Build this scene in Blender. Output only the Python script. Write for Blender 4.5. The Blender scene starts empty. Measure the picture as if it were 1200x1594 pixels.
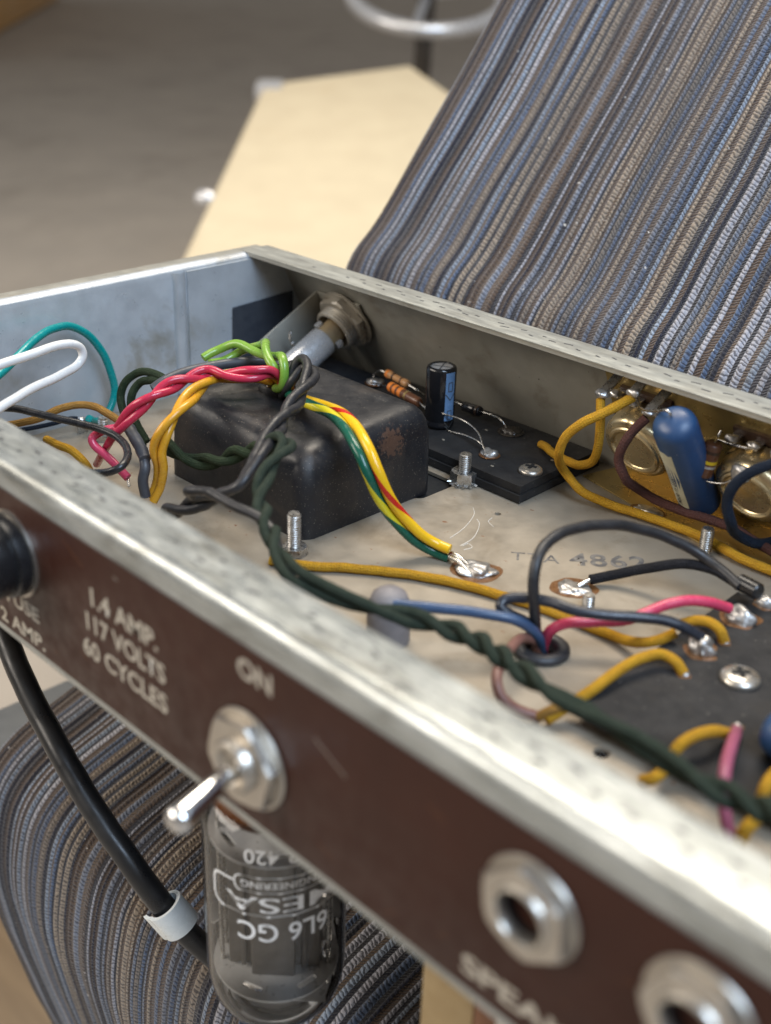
import bpy, bmesh, math, random
from mathutils import Vector, Matrix, noise

S = 0.001            # everything below is written in millimetres
random.seed(7)
scene = bpy.context.scene
COL = scene.collection

# ------------------------------------------------------------------ camera
cam_data = bpy.data.cameras.new("camera")
cam = bpy.data.objects.new("camera", cam_data)
COL.objects.link(cam)
scene.camera = cam
cam_data.sensor_fit = 'HORIZONTAL'
cam_data.sensor_width = 36.0
cam_data.lens = 56.3138
cam_data.clip_start = 0.01
cam_data.clip_end = 60.0
cam.matrix_world = Matrix(((0.700213, -0.335673, 0.6301, 0.408433), (0.713278, 0.291085, -0.637577, -0.133901), (0.030604, 0.895876, 0.443249, 0.186692), (0.0, 0.0, 0.0, 1.0)))
cam_data.dof.use_dof = True
cam_data.dof.focus_distance = 0.428
cam_data.dof.aperture_fstop = 11.6

# ------------------------------------------------------------------ world and lamps
world = bpy.data.worlds.new("World")
scene.world = world
world.use_nodes = True
world.node_tree.nodes["Background"].inputs[0].default_value = (1.0, 0.955, 0.90, 1)
world.node_tree.nodes["Background"].inputs[1].default_value = 0.30

def area_lamp(name, loc, target, sx, sy, watts, col):
    d = bpy.data.lights.new(name, 'AREA')
    d.shape = 'RECTANGLE'; d.size = sx; d.size_y = sy
    d.energy = watts; d.color = col
    o = bpy.data.objects.new(name, d)
    COL.objects.link(o)
    o.location = loc
    o.rotation_euler = (Vector(target) - Vector(loc)).to_track_quat('-Z', 'Y').to_euler()
    return o
# a tall window to the right, one behind the photographer, a ceiling fitting overhead
area_lamp("window_light", (1.9, -0.45, 2.0), (0.1, 0.2, 0.0), 1.3, 1.5, 80, (0.60, 0.77, 1.0))
area_lamp("rear_window_light", (-1.15, -1.75, 1.15), (0.15, 0.0, 0.0), 2.2, 1.0, 52, (1.0, 0.91, 0.80))
area_lamp("ceiling_light", (-0.5, 0.9, 2.3), (-0.1, 0.4, 0.0), 1.5, 1.1, 66, (1.0, 0.90, 0.76))

vs = scene.view_settings
vs.view_transform = 'Standard'
vs.look = 'None'
vs.exposure = 0.0
vs.gamma = 1.0
vs.use_curve_mapping = False
scene.cycles.max_bounces = 10
scene.cycles.transparent_max_bounces = 16
scene.cycles.caustics_reflective = False
scene.cycles.caustics_refractive = False

# ------------------------------------------------------------------ helpers: objects
def wloc(o):
    v = Vector((0, 0, 0))
    while o is not None:
        v = v + o.location
        o = o.parent
    return v

def tag(o, label=None, cat=None, group=None, kind=None):
    if label: o["label"] = label
    if cat: o["category"] = cat
    if group: o["group"] = group
    if kind: o["kind"] = kind
    return o

def empty(name, base, label=None, cat=None, group=None):
    o = bpy.data.objects.new(name, None)
    o.empty_display_size = 0.01
    COL.objects.link(o)
    o.location = Vector(base) * S
    return tag(o, label, cat, group)

def link_mesh(name, me, mat, parent=None, origin=None):
    """me holds world millimetres; it is moved to its own origin and scaled to metres"""
    n = len(me.vertices)
    if origin is None:
        xs = [v.co for v in me.vertices]
        lo = [min(v[i] for v in xs) for i in range(3)]
        hi = [max(v[i] for v in xs) for i in range(3)]
        origin = ((lo[0] + hi[0]) / 2, (lo[1] + hi[1]) / 2, lo[2])
    origin = Vector(origin)
    me.transform(Matrix.Translation(-origin))
    me.transform(Matrix.Scale(S, 4))
    if mat is not None: me.materials.append(mat)
    o = bpy.data.objects.new(name, me)
    COL.objects.link(o)
    if parent is not None:
        o.parent = parent
        o.location = origin * S - wloc(parent)
    else:
        o.location = origin * S
    return o

def finish(me, smooth=True, angle=40):
    if smooth:
        me.polygons.foreach_set("use_smooth", [True] * len(me.polygons))
        me.set_sharp_from_angle(angle=math.radians(angle))
    me.update()

def pydata(name, verts, faces, mat, parent=None, smooth=True, angle=40, uv=None):
    me = bpy.data.meshes.new(name)
    me.from_pydata([tuple(v) for v in verts], [], faces)
    if uv is not None:
        layer = me.uv_layers.new(name="UVMap")
        k = 0
        for f in uv:
            for c in f:
                layer.data[k].uv = c
                k += 1
    bm = bmesh.new(); bm.from_mesh(me)
    bmesh.ops.recalc_face_normals(bm, faces=bm.faces)
    bm.to_mesh(me); bm.free()
    finish(me, smooth, angle)
    return link_mesh(name, me, mat, parent)

def from_bm(name, bm, mat, parent=None, smooth=True, angle=40):
    me = bpy.data.meshes.new(name)
    bmesh.ops.recalc_face_normals(bm, faces=bm.faces)
    bm.to_mesh(me); bm.free()
    finish(me, smooth, angle)
    return link_mesh(name, me, mat, parent)

def frame(axis, up=(0, 0, 1)):
    z = Vector(axis).normalized()
    u = Vector(up)
    if abs(z.dot(u)) > 0.97: u = Vector((1, 0, 0))
    x = u.cross(z).normalized()
    y = z.cross(x)
    return x, y, z

def box(name, lo, hi, mat, parent=None, bevel=0.0, rot=None, pivot=None, seg=2):
    bm = bmesh.new()
    bmesh.ops.create_cube(bm, size=1.0)
    lo = Vector(lo); hi = Vector(hi)
    for v in bm.verts:
        v.co = Vector([lo[i] + (v.co[i] + 0.5) * (hi[i] - lo[i]) for i in range(3)])
    if bevel:
        bmesh.ops.bevel(bm, geom=bm.edges[:] + bm.verts[:], offset=bevel, segments=seg, profile=0.6, affect='EDGES')
    if rot is not None:
        p = Vector(pivot) if pivot is not None else (lo + hi) / 2
        for v in bm.verts: v.co = p + rot @ (v.co - p)
    return from_bm(name, bm, mat, parent)

def obox(name, center, axes, half, mat, parent=None, bevel=0.0):
    """box with given axes"""
    m = Matrix([Vector(a).normalized() for a in axes]).transposed()
    c = Vector(center); h = Vector(half)
    return box(name, c - h, c + h, mat, parent, bevel, rot=m, pivot=c)

def lathe(name, prof, origin, axis, mat, parent=None, n=32, angle=35, up=(0, 0, 1), a0=0.0, a1=2 * math.pi):
    """prof: list of (radius, height along axis)"""
    x, y, z = frame(axis, up)
    o = Vector(origin)
    full = abs(a1 - a0 - 2 * math.pi) < 1e-6
    cols = n if full else n + 1
    verts = []; faces = []
    for r, h in prof:
        for k in range(cols):
            a = a0 + (a1 - a0) * k / n
            verts.append(o + z * h + (x * math.cos(a) + y * math.sin(a)) * max(r, 1e-4))
    m = len(prof)
    for i in range(m - 1):
        for k in range(n if full else cols - 1):
            k2 = (k + 1) % cols
            faces.append((i * cols + k, i * cols + k2, (i + 1) * cols + k2, (i + 1) * cols + k))
    return pydata(name, verts, faces, mat, parent, True, angle)

def crom(pts, sub=10):
    p = [Vector(q) for q in pts]
    p = [p[0] * 2 - p[1]] + p + [p[-1] * 2 - p[-2]]
    out = []
    for i in range(1, len(p) - 2):
        # centripetal parametrisation keeps the bends round
        a, b, c, d = p[i - 1], p[i], p[i + 1], p[i + 2]
        t0 = 0.0
        t1 = t0 + max((b - a).length, 1e-4) ** 0.5
        t2 = t1 + max((c - b).length, 1e-4) ** 0.5
        t3 = t2 + max((d - c).length, 1e-4) ** 0.5
        for s in range(sub):
            t = t1 + (t2 - t1) * s / sub
            A1 = a * ((t1 - t) / (t1 - t0)) + b * ((t - t0) / (t1 - t0))
            A2 = b * ((t2 - t) / (t2 - t1)) + c * ((t - t1) / (t2 - t1))
            A3 = c * ((t3 - t) / (t3 - t2)) + d * ((t - t2) / (t3 - t2))
            B1 = A1 * ((t2 - t) / (t2 - t0)) + A2 * ((t - t0) / (t2 - t0))
            B2 = A2 * ((t3 - t) / (t3 - t1)) + A3 * ((t - t1) / (t3 - t1))
            out.append(B1 * ((t2 - t) / (t2 - t1)) + B2 * ((t - t1) / (t2 - t1)))
    out.append(p[-2])
    return out

def resample(path, step):
    out = [path[0]]; acc = 0.0
    for a, b in zip(path[:-1], path[1:]):
        L = (b - a).length
        while acc + L >= step:
            t = (step - acc) / L
            a = a.lerp(b, t)
            L = (b - a).length
            out.append(a.copy()); acc = 0.0
        acc += L
    if (out[-1] - path[-1]).length > step * 0.3: out.append(path[-1])
    return out

def frames(path):
    fr = []
    n = len(path)
    t = (path[1] - path[0]).normalized()
    x, y, _ = frame(t)
    for i in range(n):
        tn = (path[min(i + 1, n - 1)] - path[max(i - 1, 0)]).normalized()
        q = t.rotation_difference(tn)
        x = (q @ x).normalized(); x = (x - tn * x.dot(tn)).normalized()
        y = tn.cross(x)
        t = tn
        fr.append((x.copy(), y.copy(), tn))
    return fr

def sweep(name, path, radius, mat, parent=None, n=12, rfun=None, round_end=0.25):
    """a closed tube along a dense path; uv = (turns, millimetres)"""
    fr = frames(path)
    verts = []; faces = []; uvs = []
    s = 0.0; ss = []
    for i, p in enumerate(path):
        if i: s += (p - path[i - 1]).length
        ss.append(s)
    m = len(path)
    for i, p in enumerate(path):
        x, y, _ = fr[i]
        r = radius * (rfun(ss[i], s) if rfun else 1.0)
        for k in range(n):
            a = 2 * math.pi * k / n
            verts.append(p + (x * math.cos(a) + y * math.sin(a)) * r)
    for i in range(m - 1):
        for k in range(n):
            k2 = (k + 1) % n
            faces.append((i * n + k, i * n + k2, (i + 1) * n + k2, (i + 1) * n + k))
            uvs.append(((k / n, ss[i]), ((k + 1) / n, ss[i]), ((k + 1) / n, ss[i + 1]), (k / n, ss[i + 1])))
    for i, sgn in ((0, -1), (m - 1, 1)):
        c = len(verts)
        verts.append(path[i] + fr[i][2] * sgn * radius * round_end)
        for k in range(n):
            k2 = (k + 1) % n
            f = (i * n + k, i * n + k2, c) if sgn > 0 else (i * n + k2, i * n + k, c)
            faces.append(f)
            uvs.append(((k / n, ss[i]), ((k + 1) / n, ss[i]), (k / n, ss[i])))
    me = bpy.data.meshes.new(name)
    me.from_pydata([tuple(v) for v in verts], [], faces)
    layer = me.uv_layers.new(name="UVMap")
    kk = 0
    for f in uvs:
        for c in f:
            layer.data[kk].uv = c; kk += 1
    finish(me, True, 60)
    return link_mesh(name, me, mat, parent)

def wobble(path, amp, freq, seed):
    out = []
    for i, p in enumerate(path):
        v = noise.noise_vector(Vector((p.x * freq + seed, p.y * freq, p.z * freq)))
        out.append(p + v * amp)
    return out

def wire(name, pts, radius, mat, label=None, cat="wire", parent=None, wob=0.25, n=12, group=None, rvar=0.0, step=0.9):
    path = resample(crom(pts, 10), step)
    seed = (hash(name + str(pts[0])) % 97)
    seed = sum(ord(c) for c in (label or name)) % 97
    path = wobble(path, wob, 0.12, seed)
    rf = None
    if rvar:
        rf = lambda s, L: 1.0 + rvar * noise.noise(Vector((s * 0.35, seed, 0)))
    o = sweep(name, path, radius, mat, parent, n, rf)
    return tag(o, label, cat if parent is None else None, group)

def strip_end(pts, radius, mat, parent, name="bare_end"):
    return sweep(name, resample(crom(pts, 6), 0.6), radius, mat, parent, 8)

def twisted(name, pts, radius, mats, label, pitch, off=None, phase=0.0, face=None, cat="wire pair", group=None, taper=0.0, rvar=0.0):
    path = resample(crom(pts, 10), 0.8)
    path = wobble(path, 0.35, 0.08, len(label))
    fr = frames(path)
    off = off or radius * 1.02
    if face is not None:                       # turn the pair so that the second strand faces this way halfway along
        i = len(path) // 2
        fv = Vector(face)
        phase = math.atan2(fv.dot(fr[i][1]), fv.dot(fr[i][0])) - math.pi - 2 * math.pi * (i * 0.8) / pitch
    root = empty(name, (path[0].x, path[0].y, min(p.z for p in path)), label, cat, group)
    for j in range(2):
        s = 0.0; q = []
        for i, p in enumerate(path):
            if i: s += (p - path[i - 1]).length
            a = phase + math.pi * j + 2 * math.pi * s / (pitch * (1 + 0.12 * math.sin(s * 0.07)))
            x, y, _ = fr[i]
            q.append(p + (x * math.cos(a) + y * math.sin(a)) * off)
        rf = None
        if rvar:
            rf = lambda s, L: 1.0 + rvar * noise.noise(Vector((s * 0.3, j * 9.0, 3)))
        sweep("strand", q, radius, mats[j], root, 12, rf)
    return root

def blob(name, c, r, mat, parent=None, seed=0.0, amp=0.25, freq=1.2, flat=True, sub=3, tilt=None):
    bm = bmesh.new()
    bmesh.ops.create_icosphere(bm, subdivisions=sub, radius=1.0)
    c = Vector(c)
    for v in bm.verts:
        d = 1.0 + amp * noise.noise(v.co * freq + Vector((seed, seed * 0.7, 0)))
        p = v.co * d
        if flat and p.z < 0: p.z *= 0.15
        v.co = Vector((p.x * r[0], p.y * r[1], p.z * r[2]))
        if tilt is not None: v.co = tilt @ v.co
        v.co += c
    return from_bm(name, bm, mat, parent, True, 80)

def hexnut(name, origin, axis, r, h, mat, parent=None, hole=0.5, rot=0.0, cham=0.12):
    """r = corner radius"""
    x, y, z = frame(axis)
    o = Vector(origin)
    verts = []; faces = []
    lev = [(r * (1 - cham), 0.0, True), (r, h * 0.12, False), (r, h * 0.8, False), (r * (1 - cham), h, True)]
    n = 24
    for rr, hh, ch in lev:
        for k in range(n):
            a = 2 * math.pi * k / n + rot
            m = (k * 60.0 / 4) % 60 - 30
            hexr = r * math.cos(math.radians(30)) / math.cos(math.radians(m))
            q = min(hexr, rr * 1.03) if ch else hexr
            verts.append(o + z * hh + (x * math.cos(a) + y * math.sin(a)) * q)
    for hh, q in ((h, r * hole), (0.0, r * hole)):
        for k in range(n):
            a = 2 * math.pi * k / n + rot
            verts.append(o + z * hh + (x * math.cos(a) + y * math.sin(a)) * q)
    order = [0, 1, 2, 3, 4, 5, 0]
    for a, b in zip(order[:-1], order[1:]):
        for k in range(n):
            k2 = (k + 1) % n
            faces.append((a * n + k, a * n + k2, b * n + k2, b * n + k))
    return pydata(name, verts, faces, mat, parent, True, 25)

def thread_profile(r, h0, h1, pitch, depth):
    prof = [(0.0, h0), (r - depth, h0)]
    k = int((h1 - h0) / pitch)
    for i in range(k):
        z = h0 + i * pitch
        prof += [(r - depth, z + pitch * 0.08), (r, z + pitch * 0.42), (r, z + pitch * 0.6), (r - depth, z + pitch * 0.95)]
    prof += [(r * 0.82, h1), (0.0, h1 + 0.05)]
    return prof

def panhead(name, c, r, h, mat, parent=None, axis=(0, 0, 1), slot_mat=None, rot=0.3):
    prof = [(r * 0.96, 0.0), (r, h * 0.25)]
    for i in range(1, 8):
        a = math.pi / 2 * i / 7
        prof.append((r * (0.35 + 0.65 * math.cos(a)) if i < 7 else 0.35 * r, h * (0.25 + 0.75 * math.sin(a))))
    prof += [(r * 0.30, h * 1.0), (0.0, h * 1.0)]
    o = lathe(name, prof, c, axis, mat, parent, 28, 60)
    if slot_mat is not None:
        x, y, z = frame(axis)
        cc = Vector(c) + z * (h * 0.93)
        for k in range(2):
            a = rot + k * math.pi / 2
            d = x * math.cos(a) + y * math.sin(a)
            e = z.cross(d)
            obox("cross_slot", cc, (d, e, z), (r * 0.46, r * 0.12, h * 0.16 + 0.03 * k), slot_mat, o)  # raised dark bars stand in for the shade of a cross recess
    return o

def plate(name, outline, holes, z0, z1, mat, parent=None, xf=None, smooth=False):
    """flat plate with real holes; outline and holes are 2D loops"""
    bm = bmesh.new()
    edges = []
    for loop in [outline] + holes:
        vs_ = [bm.verts.new((p[0], p[1], z0)) for p in loop]
        for i in range(len(vs_)):
            edges.append(bm.edges.new((vs_[i], vs_[(i + 1) % len(vs_)])))
    bmesh.ops.triangle_fill(bm, use_beauty=True, use_dissolve=False, edges=edges, normal=(0, 0, 1))
    r = bmesh.ops.extrude_face_region(bm, geom=bm.faces[:])
    for g in r["geom"]:
        if isinstance(g, bmesh.types.BMVert): g.co.z += (z1 - z0)
    if xf is not None:
        for v in bm.verts: v.co = xf(v.co)
    return from_bm(name, bm, mat, parent, smooth, 30)

def circle2(c, r, n=24, ry=None, rot=0.0):
    out = []
    for k in range(n):
        a = 2 * math.pi * k / n
        x = r * math.cos(a); y = (ry or r) * math.sin(a)
        out.append((c[0] + x * math.cos(rot) - y * math.sin(rot), c[1] + x * math.sin(rot) + y * math.cos(rot)))
    return out

def rrect2(x0, y0, x1, y1, r, n=6):
    out = []
    for cx, cy, a0 in ((x1 - r, y1 - r, 0), (x0 + r, y1 - r, 90), (x0 + r, y0 + r, 180), (x1 - r, y0 + r, 270)):
        for k in range(n + 1):
            a = math.radians(a0 + 90 * k / n)
            out.append((cx + r * math.cos(a), cy + r * math.sin(a)))
    return out

def extrude_profile(name, prof, x0, x1, mat, parent=None, axis='x', cuts=1, smooth=True):
    """closed 2D profile swept straight; axis x: (y,z); axis y: (x,z)"""
    n = len(prof); verts = []; faces = []
    for i in range(cuts + 1):
        t = x0 + (x1 - x0) * i / cuts
        for p in prof:
            verts.append((t, p[0], p[1]) if axis == 'x' else (p[0], t, p[1]))
    for i in range(cuts):
        for k in range(n):
            k2 = (k + 1) % n
            faces.append((i * n + k, i * n + k2, (i + 1) * n + k2, (i + 1) * n + k))
    faces.append(tuple(range(n)))
    faces.append(tuple(range(cuts * n, cuts * n + n)))
    return pydata(name, verts, faces, mat, parent, smooth, 30)

def thicken(line, t):
    """turn an open 2D polyline into a closed strip, t to its left"""
    left = []
    for i, p in enumerate(line):
        a = Vector(line[max(i - 1, 0)]); b = Vector(line[min(i + 1, len(line) - 1)])
        d1 = (Vector(p) - a); d2 = (b - Vector(p))
        if d1.length < 1e-6: d1 = d2
        if d2.length < 1e-6: d2 = d1
        n1 = Vector((-d1.y, d1.x)).normalized(); n2 = Vector((-d2.y, d2.x)).normalized()
        m = (n1 + n2)
        m = m / max(m.length_squared, 1e-6) * 2
        left.append((p[0] + m.x * t, p[1] + m.y * t))
    return list(line) + left[::-1]

def text_mesh(name, body, size, xf, mat, parent, bold=0.0, extrude=0.0, align='LEFT', spacing=1.0, shear=0.0, res=4):
    cu = bpy.data.curves.new(name, 'FONT')
    cu.body = body; cu.size = size; cu.offset = bold; cu.align_x = align
    cu.space_character = spacing; cu.shear = shear; cu.resolution_u = res
    cu.fill_mode = 'FRONT' if extrude == 0 else 'BOTH'
    cu.extrude = extrude
    tmp = bpy.data.objects.new(name + "_tmp", cu)
    COL.objects.link(tmp)
    dg = bpy.context.evaluated_depsgraph_get()
    me = bpy.data.meshes.new_from_object(tmp.evaluated_get(dg))
    bpy.data.objects.remove(tmp)
    bpy.data.curves.remove(cu)
    me.materials.clear()
    for v in me.vertices: v.co = xf(v.co)
    me.name = name
    return link_mesh(name, me, mat, parent)

# ------------------------------------------------------------------ helpers: materials
class NT:
    def __init__(self, name):
        self.m = bpy.data.materials.new(name)
        self.m.use_nodes = True
        self.t = self.m.node_tree
        self.bsdf = self.t.nodes["Principled BSDF"]
        self.out = self.t.nodes["Material Output"]
    def n(self, typ, **kw):
        nd = self.t.nodes.new(typ)
        for k, v in kw.items():
            if k.startswith('i_'):
                key = k[2:]
                key = int(key) if key.isdigit() else key
                self.set(nd.inputs[key], v)
            else:
                setattr(nd, k, v)
        return nd
    def set(self, sock, v):
        if isinstance(v, bpy.types.NodeSocket): self.t.links.new(v, sock)
        else: sock.default_value = v
    def math(self, op, a, b=None, c=None, clamp=False):
        nd = self.t.nodes.new('ShaderNodeMath'); nd.operation = op; nd.use_clamp = clamp
        for i, v in enumerate((a, b, c)):
            if v is not None: self.set(nd.inputs[i], v)
        return nd.outputs[0]
    def mix(self, f, a, b, blend='MIX'):
        nd = self.t.nodes.new('ShaderNodeMix'); nd.data_type = 'RGBA'; nd.blend_type = blend
        self.set(nd.inputs[0], f)
        for i, v in ((6, a), (7, b)):
            if not isinstance(v, bpy.types.NodeSocket) and len(v) == 3: v = (*v, 1)
            self.set(nd.inputs[i], v)
        return nd.outputs[2]
    def coord(self, scale=1000.0, kind='Object', rot=None, stretch=None):
        tc = self.n('ShaderNodeTexCoord')
        mp = self.n('ShaderNodeMapping')
        self.t.links.new(tc.outputs[kind], mp.inputs[0])
        mp.inputs['Scale'].default_value = [scale * (stretch[i] if stretch else 1) for i in range(3)]
        if rot: mp.inputs['Rotation'].default_value = rot
        return mp.outputs[0]
    def noise(self, vec, scale, detail=4, rough=0.55, dist=0.0):
        nd = self.n('ShaderNodeTexNoise')
        self.t.links.new(vec, nd.inputs['Vector'])
        nd.inputs['Scale'].default_value = scale
        nd.inputs['Detail'].default_value = detail
        nd.inputs['Roughness'].default_value = rough
        nd.inputs['Distortion'].default_value = dist
        return nd.outputs['Fac']
    def ramp(self, f, stops):
        nd = self.n('ShaderNodeValToRGB')
        self.t.links.new(f, nd.inputs[0])
        el = nd.color_ramp.elements
        while len(el) < len(stops): el.new(0.5)
        for e, (p, c) in zip(el, stops):
            e.position = p
            e.color = (c, c, c, 1) if not hasattr(c, '__len__') else (*c, 1)
        return nd.outputs[0]
    def bump(self, h, strength, dist, prev=None):
        nd = self.n('ShaderNodeBump')
        nd.inputs['Strength'].default_value = strength
        nd.inputs['Distance'].default_value = dist * S
        self.t.links.new(h, nd.inputs['Height'])
        if prev is not None: self.t.links.new(prev, nd.inputs['Normal'])
        return nd.outputs[0]

def mat_generic(name, c1, c2, rough=0.5, metal=0.0, scale=0.15, detail=5, lo=0.35, hi=0.65, bump=0.0, bscale=1.0,
                specks=None, speck_scale=1.2, speck_cut=0.70, rvar=0.12, spec=0.5, coat=0.0, dirt=None, dirt_scale=0.05, dirt_cut=0.55, stretch=None):
    t = NT(name); b = t.bsdf
    co = t.coord(1000.0, stretch=stretch)
    nz = t.noise(co, scale, detail)
    f = t.ramp(nz, [(lo, 0.0), (hi, 1.0)])
    col = t.mix(f, c1, c2)
    if dirt is not None:
        d = t.ramp(t.noise(co, dirt_scale, 6, 0.65, 0.4), [(dirt_cut, 0.0), (min(dirt_cut + 0.16, 1), 1.0)])
        col = t.mix(d, col, dirt)
    if specks is not None:
        sp = t.ramp(t.noise(co, speck_scale, 2, 0.5), [(speck_cut, 0.0), (min(speck_cut + 0.04, 1), 1.0)])
        col = t.mix(sp, col, specks)
    t.set(b.inputs['Base Color'], col)
    b.inputs['Metallic'].default_value = metal
    rr = t.n('ShaderNodeMapRange', i_0=t.noise(co, scale * 2.3 + 0.05, 4), i_1=0.3, i_2=0.7, i_3=max(rough - rvar, 0.03), i_4=min(rough + rvar, 1.0))
    t.set(b.inputs['Roughness'], rr.outputs[0])
    b.inputs['Specular IOR Level'].default_value = spec
    if coat:
        b.inputs['Coat Weight'].default_value = coat
        b.inputs['Coat Roughness'].default_value = 0.08
    if bump:
        t.set(b.inputs['Normal'], t.bump(t.noise(co, bscale, 4), 0.6, bump))
    return t.m

def mat_cloth_wire(name, c1, c2, rough=0.9, pitch=1.7, around=5.0, depth=0.5, fuzz=0.35):
    """braided cloth insulation on a swept wire: uv = turns, millimetres"""
    t = NT(name); b = t.bsdf
    uv = t.n('ShaderNodeUVMap').outputs[0]
    sep = t.n('ShaderNodeSeparateXYZ', i_0=uv)
    u, v = sep.outputs[0], sep.outputs[1]
    jco = t.coord(1000.0)
    ja = t.math('MULTIPLY', t.noise(jco, 0.45, 3), 7.0)
    a = t.math('ADD', t.math('MULTIPLY', u, around * 2 * math.pi), ja)
    w = t.math('ADD', t.math('MULTIPLY', v, 2 * math.pi / pitch), t.math('MULTIPLY', t.noise(jco, 0.6, 3), 6.0))
    s1 = t.math('SINE', t.math('ADD', a, w))
    s2 = t.math('SINE', t.math('SUBTRACT', a, w))
    h = t.math('MULTIPLY', s1, s2)
    h = t.math('MULTIPLY_ADD', h, 0.5, 0.5)
    co = t.coord(1000.0)
    nz = t.noise(co, 0.35, 5, 0.6)
    fz = t.noise(co, 2.6, 3, 0.7)
    f = t.ramp(nz, [(0.35, 0.0), (0.68, 1.0)])
    col = t.mix(f, c1, c2)
    dark = tuple(x * 0.45 for x in c1)
    col = t.mix(t.math('MULTIPLY', t.math('SUBTRACT', 1.0, h), 0.45), col, dark)
    pale = tuple(min(1, x * 0.6 + 0.22) for x in c2)
    col = t.mix(t.math('MULTIPLY', t.ramp(fz, [(0.58, 0.0), (0.72, 1.0)]), fuzz), col, pale)
    t.set(b.inputs['Base Color'], col)
    b.inputs['Roughness'].default_value = rough
    b.inputs['Specular IOR Level'].default_value = 0.2
    hh = t.math('ADD', t.math('MULTIPLY', h, 0.7), t.math('MULTIPLY', fz, 1.2))
    t.set(b.inputs['Normal'], t.bump(hh, 0.9, depth))
    return t.m

def mat_plastic_wire(name, c1, c2=None, rough=0.3, stripe=None, pitch=26.0, width=0.2, dirt=(0.16, 0.11, 0.06), dirt_amt=0.5, phase=0.0):
    t = NT(name); b = t.bsdf
    co = t.coord(1000.0)
    col = t.mix(t.ramp(t.noise(co, 0.12, 3), [(0.35, 0.0), (0.7, 1.0)]), c1, c2 or tuple(x * 0.85 for x in c1))
    if stripe is not None:
        uv = t.n('ShaderNodeUVMap').outputs[0]
        sep = t.n('ShaderNodeSeparateXYZ', i_0=uv)
        x = t.math('ADD', sep.outputs[0], t.math('MULTIPLY_ADD', sep.outputs[1], 1.0 / pitch, phase))
        x = t.math('FRACT', x)
        k = t.math('LESS_THAN', t.math('ABSOLUTE', t.math('SUBTRACT', x, 0.5)), width / 2)
        col = t.mix(k, col, stripe)
    d = t.ramp(t.noise(co, 0.28, 6, 0.7, 0.5), [(0.55, 0.0), (0.75, 1.0)])
    col = t.mix(t.math('MULTIPLY', d, dirt_amt), col, dirt)
    t.set(b.inputs['Base Color'], col)
    rr = t.n('ShaderNodeMapRange', i_0=t.noise(co, 0.5, 4), i_1=0.3, i_2=0.7, i_3=max(rough - 0.1, 0.04), i_4=rough + 0.15)
    t.set(b.inputs['Roughness'], rr.outputs[0])
    t.set(b.inputs['Normal'], t.bump(t.noise(co, 0.6, 3), 0.35, 0.10))
    return t.m

# ------------------------------------------------------------------ materials
M = {}
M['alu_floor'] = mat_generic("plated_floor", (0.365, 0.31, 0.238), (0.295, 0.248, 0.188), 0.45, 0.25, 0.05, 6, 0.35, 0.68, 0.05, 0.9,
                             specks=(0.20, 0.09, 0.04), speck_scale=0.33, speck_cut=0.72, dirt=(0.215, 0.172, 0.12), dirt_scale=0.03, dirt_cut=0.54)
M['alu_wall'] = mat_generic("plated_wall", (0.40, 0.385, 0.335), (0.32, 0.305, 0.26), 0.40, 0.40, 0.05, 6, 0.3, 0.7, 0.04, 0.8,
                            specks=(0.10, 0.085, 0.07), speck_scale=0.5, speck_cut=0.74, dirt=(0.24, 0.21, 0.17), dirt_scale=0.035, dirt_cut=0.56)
M['alu_end'] = mat_generic("plated_end_wall_lit", (0.56, 0.59, 0.615), (0.46, 0.485, 0.505), 0.38, 0.35, 0.06, 6, 0.35, 0.65, 0.06, 0.7,
                           specks=(0.62, 0.65, 0.68), speck_scale=0.9, speck_cut=0.72, dirt=(0.34, 0.32, 0.27), dirt_scale=0.03, dirt_cut=0.55)  # pale blue holds the window light on this wall in its colour
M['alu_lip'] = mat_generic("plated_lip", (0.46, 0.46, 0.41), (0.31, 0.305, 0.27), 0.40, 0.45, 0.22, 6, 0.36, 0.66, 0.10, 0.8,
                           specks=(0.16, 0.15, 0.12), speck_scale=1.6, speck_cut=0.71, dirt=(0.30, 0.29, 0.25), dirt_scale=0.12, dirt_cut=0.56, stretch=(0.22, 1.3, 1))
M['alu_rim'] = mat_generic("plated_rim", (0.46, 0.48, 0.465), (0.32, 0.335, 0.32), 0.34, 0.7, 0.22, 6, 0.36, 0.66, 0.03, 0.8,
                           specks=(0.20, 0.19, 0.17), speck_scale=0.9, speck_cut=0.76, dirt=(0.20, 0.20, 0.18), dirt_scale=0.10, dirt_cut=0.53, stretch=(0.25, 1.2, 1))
M['brown_panel'] = mat_generic("brown_paint", (0.040, 0.0125, 0.0070), (0.032, 0.0104, 0.0060), 0.46, 0.0, 0.05, 6, 0.3, 0.7, 0.015, 0.5,
                               specks=(0.10, 0.08, 0.06), speck_scale=0.28, speck_cut=0.78, spec=0.25)
M['cream_print'] = mat_generic("cream_print", (0.46, 0.42, 0.35), (0.36, 0.32, 0.26), 0.6, 0.0, 0.6)
M['dark_mark'] = mat_generic("dark_mark", (0.045, 0.047, 0.05), (0.09, 0.088, 0.085), 0.6, 0.2, 0.8)
M['stamp_ink'] = mat_generic("stamp_ink", (0.085, 0.08, 0.078), (0.20, 0.18, 0.155), 0.7, 0.0, 0.35, 4, 0.42, 0.6)
M['pale_scratch'] = mat_generic("pale_scratch", (0.72, 0.69, 0.62), (0.60, 0.56, 0.50), 0.6, 0.2, 0.6)
M['fibre'] = mat_generic("fibre_board", (0.020, 0.0195, 0.020), (0.038, 0.036, 0.035), 0.62, 0.0, 0.12, 6, 0.35, 0.7, 0.05, 1.6,
                         specks=(0.22, 0.20, 0.17), speck_scale=1.1, speck_cut=0.72, dirt=(0.032, 0.029, 0.026), dirt_scale=0.05, dirt_cut=0.54, spec=0.18)
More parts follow.
